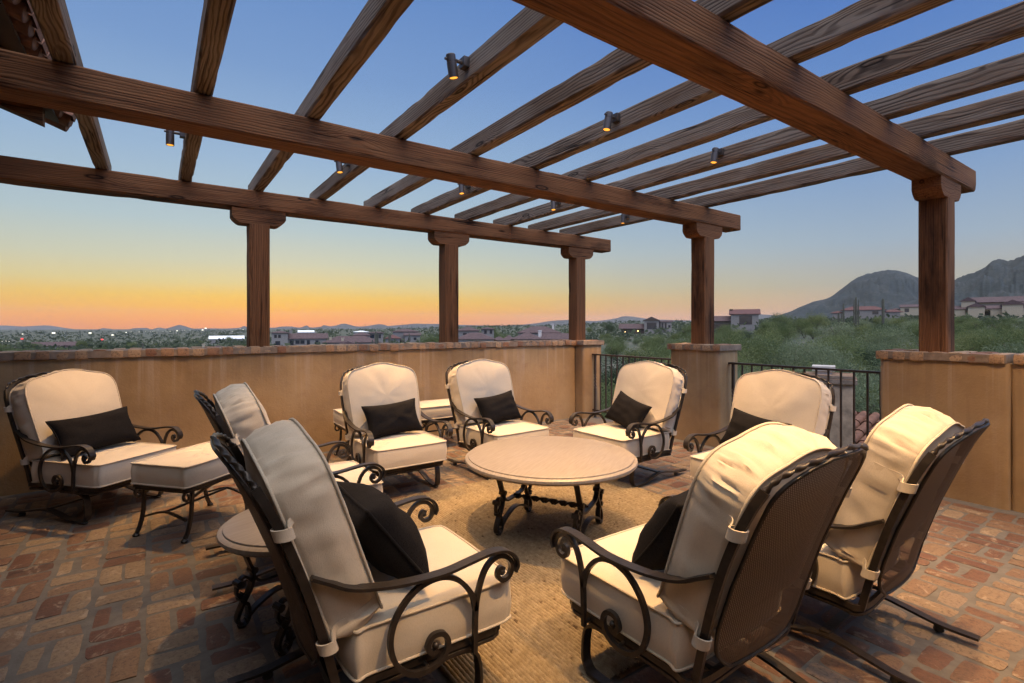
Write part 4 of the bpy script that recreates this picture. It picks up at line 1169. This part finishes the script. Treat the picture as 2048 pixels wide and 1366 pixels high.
# ------------------------------------------------------------------ houses
def house(lab, pxc, d, parts, wallm='hstucco', roofm='rooftile', rz=0, zb_=None):
    """parts in local metres, x to the right, y away from the terrace, z up from the ground"""
    x, y = at(pxc, d); z0 = gz(pxc, d) if zb_ is None else zb_
    th = math.atan((pxc-CX)/F)
    o = empty('house', (x, y, z0), YAW-th-R(90)+rz, lab, 'house', 'houses beyond the terrace')
    for p in parts:
        k = p[0]
        if k == 'box':
            _, x0, x1, y0, y1, a0, a1 = p[:7]
            a = MB(); a.box(x0, x1, y0, y1, a0, a1); a.build('wall', M[p[7] if len(p) > 7 else wallm], o, smooth=False)
        elif k in ('hip', 'gablex', 'gabley', 'shed'):
            _, x0, x1, y0, y1, a0, hh = p[:7]; e = .5
            x0 -= e; x1 += e; y0 -= e; y1 += e; t = .18
            if k == 'hip':
                ins = min(x1-x0, y1-y0)/2
                if x1-x0 > y1-y0: r1, r2 = (x0+ins, (y0+y1)/2), (x1-ins, (y0+y1)/2)
                else: r1, r2 = ((x0+x1)/2, y0+ins), ((x0+x1)/2, y1-ins)
            elif k == 'gablex': r1, r2 = (x0, (y0+y1)/2), (x1, (y0+y1)/2)
            elif k == 'gabley': r1, r2 = ((x0+x1)/2, y0), ((x0+x1)/2, y1)
            else: r1, r2 = (x0, y1), (x1, y1)
            B = [(x0, y0), (x1, y0), (x1, y1), (x0, y1)]
            vs = [(*q, a0) for q in B]+[(*q, a0+t) for q in B]+[(*r1, a0+t+hh), (*r2, a0+t+hh)]
            fs = [(3, 2, 1, 0), (0, 1, 5, 4), (1, 2, 6, 5), (2, 3, 7, 6), (3, 0, 4, 7)]
            if k == 'gabley' or (k == 'hip' and not x1-x0 > y1-y0): fs += [(4, 5, 8), (5, 6, 9, 8), (6, 7, 9), (7, 4, 8, 9)]
            else: fs += [(4, 5, 9, 8), (5, 6, 9), (6, 7, 8, 9), (7, 4, 8)]
            a = MB(); a.add(vs, fs)
            rows = []
            rfo = a.build('roof', M[p[7] if len(p) > 7 else roofm], o, smooth=False)
            if k in ('gabley',):
                a = MB(); g = e-.02
                a.add([(x0+e, y0+g, a0-.02), (x1-e, y0+g, a0-.02), (r1[0], y0+g, a0+hh-.35)], [(0, 1, 2)])
        elif k == 'win':
            _, x0, x1, yy, a0, a1 = p[:6]; lit = len(p) > 6 and p[6]
            a = MB(); a.box(x0, x1, yy-.04, yy+.05, a0, a1); w = a.build('window', M['lit' if lit else 'glass'], o, smooth=False)
            a = MB(); f = .09
            a.box(x0-f, x0, yy-.08, yy+.02, a0-f, a1+f); a.box(x1, x1+f, yy-.08, yy+.02, a0-f, a1+f); a.box(x0, x1, yy-.08, yy+.02, a1, a1+f); a.box(x0, x1, yy-.08, yy+.02, a0-f, a0)
            a.build('frame', M['hwood'], w, smooth=False)
        elif k == 'arch':
            _, xc, yy, w, hh = p[:5]
            pts = [(xc-w/2, 0.1)]+[(xc-w/2*math.cos(PI*i/10), hh-w/2+w/2*math.sin(PI*i/10)) for i in range(11)]+[(xc+w/2, .1)]
            n = len(pts); a = MB()
            a.add([(q, yy-.05, z) for q, z in pts]+[(q, yy+.05, z) for q, z in pts], [tuple(range(n)), tuple(range(n, 2*n))[::-1]]+[(i, n+i, n+(i+1) % n, (i+1) % n) for i in range(n)])
            a.build('archway', M['lit' if len(p) > 5 and p[5] else 'glass'], o, smooth=False)
        elif k == 'lamp':
            _, xc, yy, zz = p[:4]
            a = MB(); a.ball((xc, yy, zz), .32); a.build('lantern', M['warmlamp'], o)
        elif k == 'chim':
            _, xc, yc, w, a0, a1 = p[:6]; a = MB(); a.box(xc-w/2, xc+w/2, yc-w/2, yc+w/2, a0, a1-.3); a.box(xc-w/2-.12, xc+w/2+.12, yc-w/2-.12, yc+w/2+.12, a1-.3, a1)
            a.build('chimney', M[p[6] if len(p) > 6 else 'hcream'], o, smooth=False)
        elif k == 'tim':
            _, x0, x1, y0, y1, a0, a1 = p[:7]; a = MB(); a.box(x0, x1, y0, y1, a0, a1); a.build('terrace_wall' if len(p) > 7 else 'patio', M[p[7] if len(p) > 7 else 'hwood'], o, smooth=False)
    return o
# behind the parapet, between first and second back posts
house('tower house with a purplish clay roof and balcony, just right of the first back post', 590, 200, [
 ('box', -8.4, -2.6, 0, 6, 0, 6.0), ('hip', -8.4, -2.6, 0, 6, 6.0, .75), ('win', -7.4, -6.6, 0, 4.2, 5.3), ('win', -6.0, -5.2, 0, 4.2, 5.3), ('win', -7.0, -5.4, 0, .9, 2.8),
 ('box', -2.6, 11.5, 1.5, 9, 0, 3.6), ('gablex', -2.6, 12.0, 1.5, 9, 3.6, 2.0), ('win', .2, 1.6, 1.5, 1.7, 3.0), ('win', 2.0, 3.4, 1.5, 1.7, 3.0), ('win', 4.4, 5.4, 1.5, .9, 3.0), ('win', 7.6, 8.6, 1.5, 1.6, 2.9), ('win', -1.9, -.6, 1.5, .6, 3.0),
 ('tim', -2.5, 5.6, .2, .4, .4, 1.2), ('chim', -1.6, 6, 1.0, 4, 7.2, 'hstucco')], zb_=-7.2)
house('low sprawling house of wide purplish tile roofs behind the small saguaro', 692, 185, [
 ('box', -8, 12, 2, 12, 0, 2.6), ('hip', -8, 12, 2, 12, 2.6, 2.2), ('box', -2.5, 4, -3, 3, 0, 1.9), ('gabley', -2.5, 4, -3, 3, 1.9, 1.2), ('win', -.2, 1.4, -3, .5, 1.4), ('chim', -5.4, 4, .9, 2.5, 4.6, 'hcream'), ('chim', -1.2, 3, .9, 2.5, 4.4, 'hcream'),
 ('box', 3, 9, 12.5, 18, 0, 5.0), ('hip', 3, 9, 12.5, 18, 5.0, 1.2)], zb_=-7.2)
house('stepped pale house with small dark openings behind the thick saguaro', 795, 215, [
 ('box', -12, -6, 0, 6, 0, 5.6), ('win', -11.3, -9.6, 0, 3.5, 5.0), ('win', -8.6, -6.9, 0, 3.5, 5.0), ('hip', -12, -6, 0, 6, 5.6, .5),
 ('box', -5, 1, 1, 7, 0, 3.2), ('hip', -5, 1, 1, 7, 3.2, 1.5, 'rooftile2'), ('box', -2, 9, 8, 16, 0, 6.0), ('hip', -2, 9, 8, 16, 6.0, 1.1), ('box', 3, 9.5, 1, 8, 0, 4.5), ('win', 4.4, 5.3, 1, 2.2, 3.6), ('win', 6.8, 7.8, 1, 2.6, 3.6), ('gablex', 3, 9.5, 1, 8, 4.5, .9)], zb_=-7.0)
house('hip-roofed house with two lantern-lit arches just right of the middle back post', 952, 170, [
 ('box', -6.5, 6, 0, 9, 0, 3.2), ('hip', -6.5, 6, 0, 9, 3.2, 2.1), ('win', -3.2, -.8, 0, .4, 2.0), ('arch', 1.8, 0, 1.3, 2.4, False), ('arch', 4.2, 0, 1.4, 2.4), ('lamp', .6, -.3, 2.0), ('lamp', 6.4, -.3, 2.0), ('lamp', 9.2, 2.0, 2.0), ('box', 6, 10, 2, 8, 0, 2.8), ('hip', 6, 10, 2, 8, 2.8, 1.2),
 ('box', -7, 1, 12, 20, 0, 6.0), ('hip', -7, 1, 12, 20, 6.0, 1.4), ('win', -4.6, -3.4, 12, 4.6, 5.2), ('win', -2.8, -1.2, 12, 4.6, 5.2), ('box', 2, 6.5, 14, 20, 0, 6.6), ('win', 3, 3.8, 14, 5, 6.2), ('win', 5, 5.8, 14, 5, 6.2), ('hip', 2, 6.5, 14, 20, 6.6, .6)], zb_=-6.2)
house('large villa with glowing arches and a white chimney left of the third back post', 1075, 170, [
 ('box', -8, 1.5, 0, 10, 0, 3.2), ('hip', -8.6, 1.5, 0, 10, 3.2, 2.3), ('arch', -5.6, 0, 1.7, 2.5), ('arch', -2.8, 0, 1.9, 2.6), ('arch', 0.0, 0, 1.7, 2.5), ('lamp', -9.2, -.3, 1.8), ('lamp', -7.2, -.3, 1.8), ('lamp', 1.8, -.3, 1.8), ('box', -9.8, -8, 1, 8, 0, 2.8), ('hip', -12, -8, 1, 9, 2.8, 1.6),
 ('box', 1.5, 6, 1, 9, 0, 3.2), ('win', 2.4, 5.4, 1, .5, 2.7, True), ('gablex', 1.5, 13.5, 1, 9, 3.2, 1.9), ('box', 6, 13, 1, 9, 0, 3.2), ('arch', 8, 1, 1.6, 2.5, True), ('arch', 10.4, 1, 1.6, 2.5, True), ('arch', 12.5, 1, 1.3, 2.5, True), ('lamp', 6.7, .7, 1.9), ('lamp', 13.4, .7, 1.9),
 ('box', -7, 8, 14, 24, 0, 5.2), ('hip', -7, 8, 14, 24, 5.2, 2.3), ('chim', .8, 3, 1.1, 3, 6.3, 'slab'), ('chim', 5.8, 20, .7, 6, 8.6, 'slab')], zb_=-6.2)
house('modern gabled house with a big dark window and lit patio left of the streaked pier', 1300, 270, [
 ('box', -3, 4.5, 0, 12, -2, 7.6), ('gabley', -3.2, 4.7, 0, 12, 7.6, 2.0, 'hwood'), ('win', -1.6, 3.2, 0, 3.2, 6.6), ('box', 4.5, 11, 2, 12, -2, 7.0), ('gablex', 4.5, 11.5, 2, 12, 7.0, .7, 'rooftile'), ('win', 6.0, 6.8, 2, 3, 6.4), ('win', 7.6, 8.4, 2, 3.4, 6.4), ('tim', 4.6, 5.4, 1.7, 2.1, -1, 7.0), ('win', 9.4, 10.4, 2, 4, 5.2),
 ('tim', -15, -3, 1.5, 8, .3, 3.2), ('gablex', -16, -3, 1, 9, 3.3, 2.6, 'rooftile'), ('lamp', -13, .6, 1.6), ('lamp', -6.3, .9, 2.1), ('tim', -14, 4, -2.2, -1.8, -2.5, .2, 'hstucco'), ('win', 1, 2.4, 0, -1, .6)], zb_=-3.2)
house('boxy house with a red shed roof and dark porch right of the streaked pier post', 1489, 185, [
 ('box', -4.6, 4.6, 0, 8, -1, 5.2), ('shed', -4.8, 4.8, 0, 6, 5.2, 1.9, 'rooftile2'), ('win', -1.7, 2.4, 0, 1.6, 4.7), ('chim', -4.6, 5, 1.0, 5, 7.3, 'hwood'), ('box', -13, -4.6, 2, 9, -1, 2.7), ('gablex', -13, -4.6, 1, 9, 2.7, 1.9), ('tim', -12.5, -4.8, .9, 1.6, -1, 1.9), ('lamp', 7.5, 1, 1.4), ('lamp', 20.5, 1, 2.4)], zb_=.6)
house('long low house with a thin red roof behind the saguaro cluster', 1728, 265, [
 ('box', -9, 8, 0, 8, -1, 4.6), ('hip', -10, 9, 0, 9, 4.6, 2.0, 'rooftile2'), ('win', -4.2, -2, 0, 2.4, 3.9), ('win', 3.6, 6, 0, 2.4, 3.9), ('box', -14, -9, 1, 7, -1, 3.2), ('hip', -14.5, -9, 1, 7, 3.2, 1.2, 'rooftile2'), ('box', 8, 15, 1, 7, -1, 3.4), ('hip', 8, 16, 1, 7, 3.4, 1.2, 'rooftile2'), ('tim', 12, 20, -6, -5.6, -.5, 1.4, 'hstucco')], zb_=5.3)
house('cluster house of cream gables and plum tile roofs at the right edge', 1975, 245, [
 ('box', -9.5, -4.5, 0, 10, 0, 8.6, 'hcream'), ('gabley', -9.5, -4.5, 0, 10, 8.6, 1.9), ('box', -7, -1, -4, 6, 0, 5.6, 'hcream'), ('gabley', -7, -1, -4, 6, 5.6, 1.8), ('box', -14, -8, -2, 8, 0, 4.6, 'hcream'), ('gablex', -15, -8, -2, 8, 4.6, 1.8), ('box', 5, 12, -3, 8, 0, 6.4, 'hcream'), ('gabley', 5, 12, -3, 8, 6.4, 2.2), ('box', -3, 22, 8, 20, 0, 8.0, 'hcream'), ('gablex', -6, 24, 7, 20, 8.0, 2.8), ('box', 1, 6, -1, 6, 0, 4.6, 'hcream'), ('gablex', -1, 7, -1, 7, 4.6, 1.6), ('gablex', 12, 24, 0, 9, 4.9, 2.5), ('box', 12, 24, 0, 9, 0, 4.9, 'hcream'), ('tim', -6, 4, -9, -8.6, -1, 1.0, 'hcream'), ('lamp', 20, -6, .8)], zb_=5.2, roofm='rooftile')
house('pale house with an arched door among trees at the far left', 112, 290, [
 ('box', -10, 9, 0, 10, -1, 3.6), ('gablex', -10, 9, 0, 10, 3.6, 2.2), ('box', 1, 7, -3, 0, -1, 3.0), ('gabley', 1, 7, -3, 1, 3.0, 1.3), ('arch', 2.6, -3, 1.8, 2.2), ('win', 5.2, 6.0, -3, .8, 2.2)], zb_=-13.5)
house('low grey roof poking above the parapet left of the first back post', 437, 180, [('box', -4, 4, 0, 7, -1, 2.2), ('hip', -4, 4, 0, 7, 2.2, 1.5), ('chim', -4.6, 3, .9, 1, 4.6, 'hcream')], zb_=-9.4)
house('small pale gable just above the parapet at the far left edge', 27, 250, [('box', -4.5, 4.5, 0, 8, -1, 2.4), ('gabley', -4.5, 4.5, 0, 8, 2.4, 1.4)], zb_=-12.8)
house('small cream house on the slope just left of the reddish post', 1822, 300, [('box', -5, 7, 0, 8, -1, 3.8, 'hcream'), ('gablex', -5, 7, 0, 8, 3.8, 1.6), ('win', -3, -1, 0, 1, 3), ('box', -9, -5, 2, 7, -1, 2.5, 'hcream'), ('hip', -9, -5, 2, 7, 2.5, .9)], zb_=9.0)
house('large white-roofed building on the plain left of the first back post', 455, 420, [('box', -13, 12, 0, 14, -1, 4.5), ('gablex', -13, 12, 0, 14, 4.5, 2.4, 'hwhite')], zb_=-13.5)
house('building with a bright sloping white roof beyond the tower house', 612, 420, [('box', -8, 8, 0, 12, -1, 5), ('shed', -6, 6, 0, 10, 5, 1.6, 'hwhite')], zb_=-8.6)
house('flat white-roofed building beyond the stepped house', 722, 430, [('box', -6, 6, 0, 10, -1, 4), ('hip', -6, 6, 0, 10, 4, 1.0, 'hwhite')], zb_=-7.4)
# chimney and lower roof seen through the railing
x, y = at(1657, 9.0)
o = empty('chimney', (x, y, -4), YAW-math.atan((1657-CX)/F)-R(90), 'rubble stone chimney with a brick collar seen through the railing', 'chimney')
a = MB(); wall_body(a, -.36, .36, -.36, .36, 0, 4.42); a.build('stack', M['rubble'], o)
a = MB(); cap_bricks(a, -.42, .42, -.42, .42, 4.42, 4.50); cap_bricks(a, -.39, .39, -.39, .39, 4.50, 4.56); a.build('brick_cap', [M['capbrick'], M['capmortar']], o, tint=True, auto=50)
a = MB(); a.box(-.25, .10, -.2, .2, 4.62, 4.70); a.box(-.2, .05, -.15, .15, 4.55, 4.62); a.build('cap_slab', M['slab'], o, smooth=False)
x, y = at(1722, 8.4)
o = empty('garden_roof', (x, y, -4), 0, 'low terracotta tile roof beside the stone chimney, seen through the railing', 'roof')
a = MB(); a.box(.5, 2.4, -.9, 1.3, 0, 3.0); a.build('wall', M['stucco'], o, smooth=False)
a = MB()
for k in range(12):
    for c in range(5):
        x0 = .05+c*.36; barrel(a, (x0, -.95+k*.2, 3.0+c*.12+.05), (x0+.42, -.95+k*.2, 3.0+c*.12+.18), .09)
        barrel(a, (x0+.02, -.85+k*.2, 3.0+c*.12+.08), (x0+.44, -.85+k*.2, 3.0+c*.12+.21), .085, up=False)
a.build('roof_tile', M['eavetile'], o, auto=40)
# lights of the town
def pole(px, d, topy, w, lab, mat='flood', grp='floodlights on the plain', nm='floodlight', bare=False):
    x, y = at(px, d); z0 = gz(px, d); zt = zat(topy, d)
    o = empty(nm, (x, y, z0), YAW-R(90)-math.atan((px-CX)/F), lab, 'lamp', grp)
    a = MB(); a.sweep([(0, 0, -.5), (0, 0, max(2, zt-z0))], circ(.09+d*.00008, 6)); a.build('pole', M['pole'], o)
    a = MB(); w *= .72; h_ = w*.26; zz = max(2, zt-z0)
    a.lathe([(0, -h_), (w*.4, -h_*.8), (w*.5, 0), (w*.4, h_*.8), (0, h_)], 12, (0, 0, zz), False); a.build('lamp_head', M[mat], o)
    return o
for (px, d, ty, w) in ((107, 900, 666, 7), (180, 900, 666, 6.2), (225, 800, 670, 4.6), (252, 900, 665, 3.2), (354, 1100, 661.5, 4.6), (405, 700, 660, 3.4), (411, 700, 656.5, 3.6), (45, 900, 668, 3.2)):
    pole(px, d, ty, w, 'tall bright white floodlight mast on the plain left of the first back post')
for (px, ty) in ((262, 664), (268, 669), (277, 664), (279, 664), (291, 663), (301, 663.5), (305, 663), (308, 662), (316, 660), (318, 657.5), (314, 666), (326, 663), (331, 662.5), (334, 663), (340, 662.5), (350, 666), (353, 666), (364, 661), (369, 660.8), (380, 660.5), (452, 660), (465, 663), (472, 659.5), (480, 657.5), (486, 659), (417, 676), (390, 683), (270, 690), (12, 682), (4, 683), (18, 683), (27, 671)):
    pole(px, rg.uniform(1000, 1500) if ty < 672 else 420, ty, rg.uniform(1.2, 2.2) if ty < 672 else .8, 'tiny white town light on the plain under the sunset', grp='town lights on the plain', nm='street_lamp')
for (px, d, ty) in ((44, 500, 677.5), (204, 500, 679)):
    pole(px, d, ty, 2.6, 'red glowing lamp on a mast above the trees at the far left', 'redlamp', 'red lamps at the far left', 'signal_lamp')
for (px, d, ty) in ((730, 900, 648.5), (805, 900, 647.5), (851, 900, 648.5), (815, 850, 651), (823, 850, 652)):
    pole(px, d, ty, 1.8, 'thin dark light mast on the horizon between the first and middle back posts', 'pole', 'dark masts on the horizon', 'light_mast')
# ------------------------------------------------------------------ haze
HAZE = True
if HAZE:
    mb = MB(); mb.box(-9000, 9000, -9000, 9000, -61, 235)
    hz = mb.build('haze', [], smooth=False)
    m = bpy.data.materials.new('haze air'); m.use_nodes = True; nt = m.node_tree; nt.nodes.clear()
    out = nt.nodes.new('ShaderNodeOutputMaterial'); pv = nt.nodes.new('ShaderNodeVolumePrincipled')
    pv.inputs['Color'].default_value = (.78, .84, .95, 1); pv.inputs['Density'].default_value = .00004; pv.inputs['Anisotropy'].default_value = .2
    nt.links.new(pv.outputs[0], out.inputs['Volume']); hz.data.materials.clear(); hz.data.materials.append(m)
    tag(hz, 'thin evening haze over the whole valley', 'haze', kind='stuff')
# ------------------------------------------------------------------ sky and sun
SUNAZ = YAW + R(24.6)            # compass angle (from +X, anticlockwise) where the sun went down
w = bpy.data.worlds.new('World'); scene.world = w; w.use_nodes = True
nt = w.node_tree; nt.nodes.clear()
out = nt.nodes.new('ShaderNodeOutputWorld')
sky = nt.nodes.new('ShaderNodeTexSky'); sky.sky_type = 'NISHITA'; sky.sun_disc = False
sky.sun_elevation = R(1.0); sky.sun_rotation = R(90) - SUNAZ; sky.altitude = 700
tc = nt.nodes.new('ShaderNodeTexCoord')
nrm = nt.nodes.new('ShaderNodeVectorMath'); nrm.operation = 'NORMALIZE'; nt.links.new(tc.outputs['Generated'], nrm.inputs[0])
sp_ = nt.nodes.new('ShaderNodeSeparateXYZ'); nt.links.new(nrm.outputs[0], sp_.inputs[0])
el = math2(nt, 'DIVIDE', math2(nt, 'ARCSINE', sp_.outputs[2]), R(60))
dt = nt.nodes.new('ShaderNodeVectorMath'); dt.operation = 'DOT_PRODUCT'
fl2 = nt.nodes.new('ShaderNodeVectorMath'); fl2.operation = 'MULTIPLY'; fl2.inputs[1].default_value = (1, 1, 0); nt.links.new(nrm.outputs[0], fl2.inputs[0])
fn = nt.nodes.new('ShaderNodeVectorMath'); fn.operation = 'NORMALIZE'; nt.links.new(fl2.outputs[0], fn.inputs[0])
nt.links.new(fn.outputs[0], dt.inputs[0]); dt.inputs[1].default_value = (math.cos(SUNAZ), math.sin(SUNAZ), 0)
def lin(r, g, b): return tuple(((c/255+.055)/1.055)**2.4 if c > 10 else c/255/12.92 for c in (r, g, b))
def D(deg): return deg/60
def sc3(c, k): return tuple(x*k for x in c)
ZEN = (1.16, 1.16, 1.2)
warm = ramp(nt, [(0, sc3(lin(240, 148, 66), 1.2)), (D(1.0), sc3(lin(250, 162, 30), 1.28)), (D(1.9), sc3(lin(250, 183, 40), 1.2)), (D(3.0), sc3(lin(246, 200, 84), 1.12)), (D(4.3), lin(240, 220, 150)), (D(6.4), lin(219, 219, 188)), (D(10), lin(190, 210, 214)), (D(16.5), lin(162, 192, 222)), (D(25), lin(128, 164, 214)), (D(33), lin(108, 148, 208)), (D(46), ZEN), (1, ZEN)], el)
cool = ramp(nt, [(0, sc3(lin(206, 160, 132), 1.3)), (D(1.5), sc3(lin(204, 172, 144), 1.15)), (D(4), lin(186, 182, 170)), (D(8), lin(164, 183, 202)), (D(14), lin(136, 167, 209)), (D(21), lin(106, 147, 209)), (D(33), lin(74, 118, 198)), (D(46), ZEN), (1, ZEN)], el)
fz = ramp(nt, [(0, (0, 0, 0)), (.50, (.06, .06, .06)), (.80, (.45, .45, .45)), (.93, (.85, .85, .85)), (1, (1, 1, 1))], dt.outputs['Value'])
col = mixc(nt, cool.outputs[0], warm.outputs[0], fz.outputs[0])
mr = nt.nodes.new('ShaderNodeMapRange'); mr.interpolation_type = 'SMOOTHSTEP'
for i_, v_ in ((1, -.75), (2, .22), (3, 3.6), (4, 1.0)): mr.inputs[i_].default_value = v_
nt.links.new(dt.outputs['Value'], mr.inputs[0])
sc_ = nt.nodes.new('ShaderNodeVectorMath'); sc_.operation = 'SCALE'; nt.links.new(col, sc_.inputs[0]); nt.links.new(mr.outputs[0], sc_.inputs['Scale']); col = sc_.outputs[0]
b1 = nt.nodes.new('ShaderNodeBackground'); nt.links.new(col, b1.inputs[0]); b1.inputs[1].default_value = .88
b2 = nt.nodes.new('ShaderNodeBackground'); nt.links.new(sky.outputs[0], b2.inputs[0]); b2.inputs[1].default_value = .006
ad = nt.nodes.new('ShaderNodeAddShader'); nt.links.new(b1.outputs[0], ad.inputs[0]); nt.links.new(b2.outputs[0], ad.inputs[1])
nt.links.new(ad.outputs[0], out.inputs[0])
S = bpy.data.lights.new('sun', 'SUN'); S.energy = .12; S.angle = R(12); S.color = (1, .62, .36)
so = bpy.data.objects.new('sun', S); COL.objects.link(so)
sd = Vector((math.cos(SUNAZ)*math.cos(R(3)), math.sin(SUNAZ)*math.cos(R(3)), math.sin(R(3))))
so.rotation_euler = sd.to_track_quat('Z', 'Y').to_euler()
scene.view_settings.view_transform = 'Standard'; scene.view_settings.look = 'None'; scene.view_settings.exposure = 0; scene.view_settings.gamma = 1
scene.cycles.use_denoising = True
scene.cycles.max_bounces = 6; scene.cycles.adaptive_threshold = .02; scene.cycles.volume_bounces = 0; scene.cycles.transparent_max_bounces = 12
bpy.context.view_layer.update()
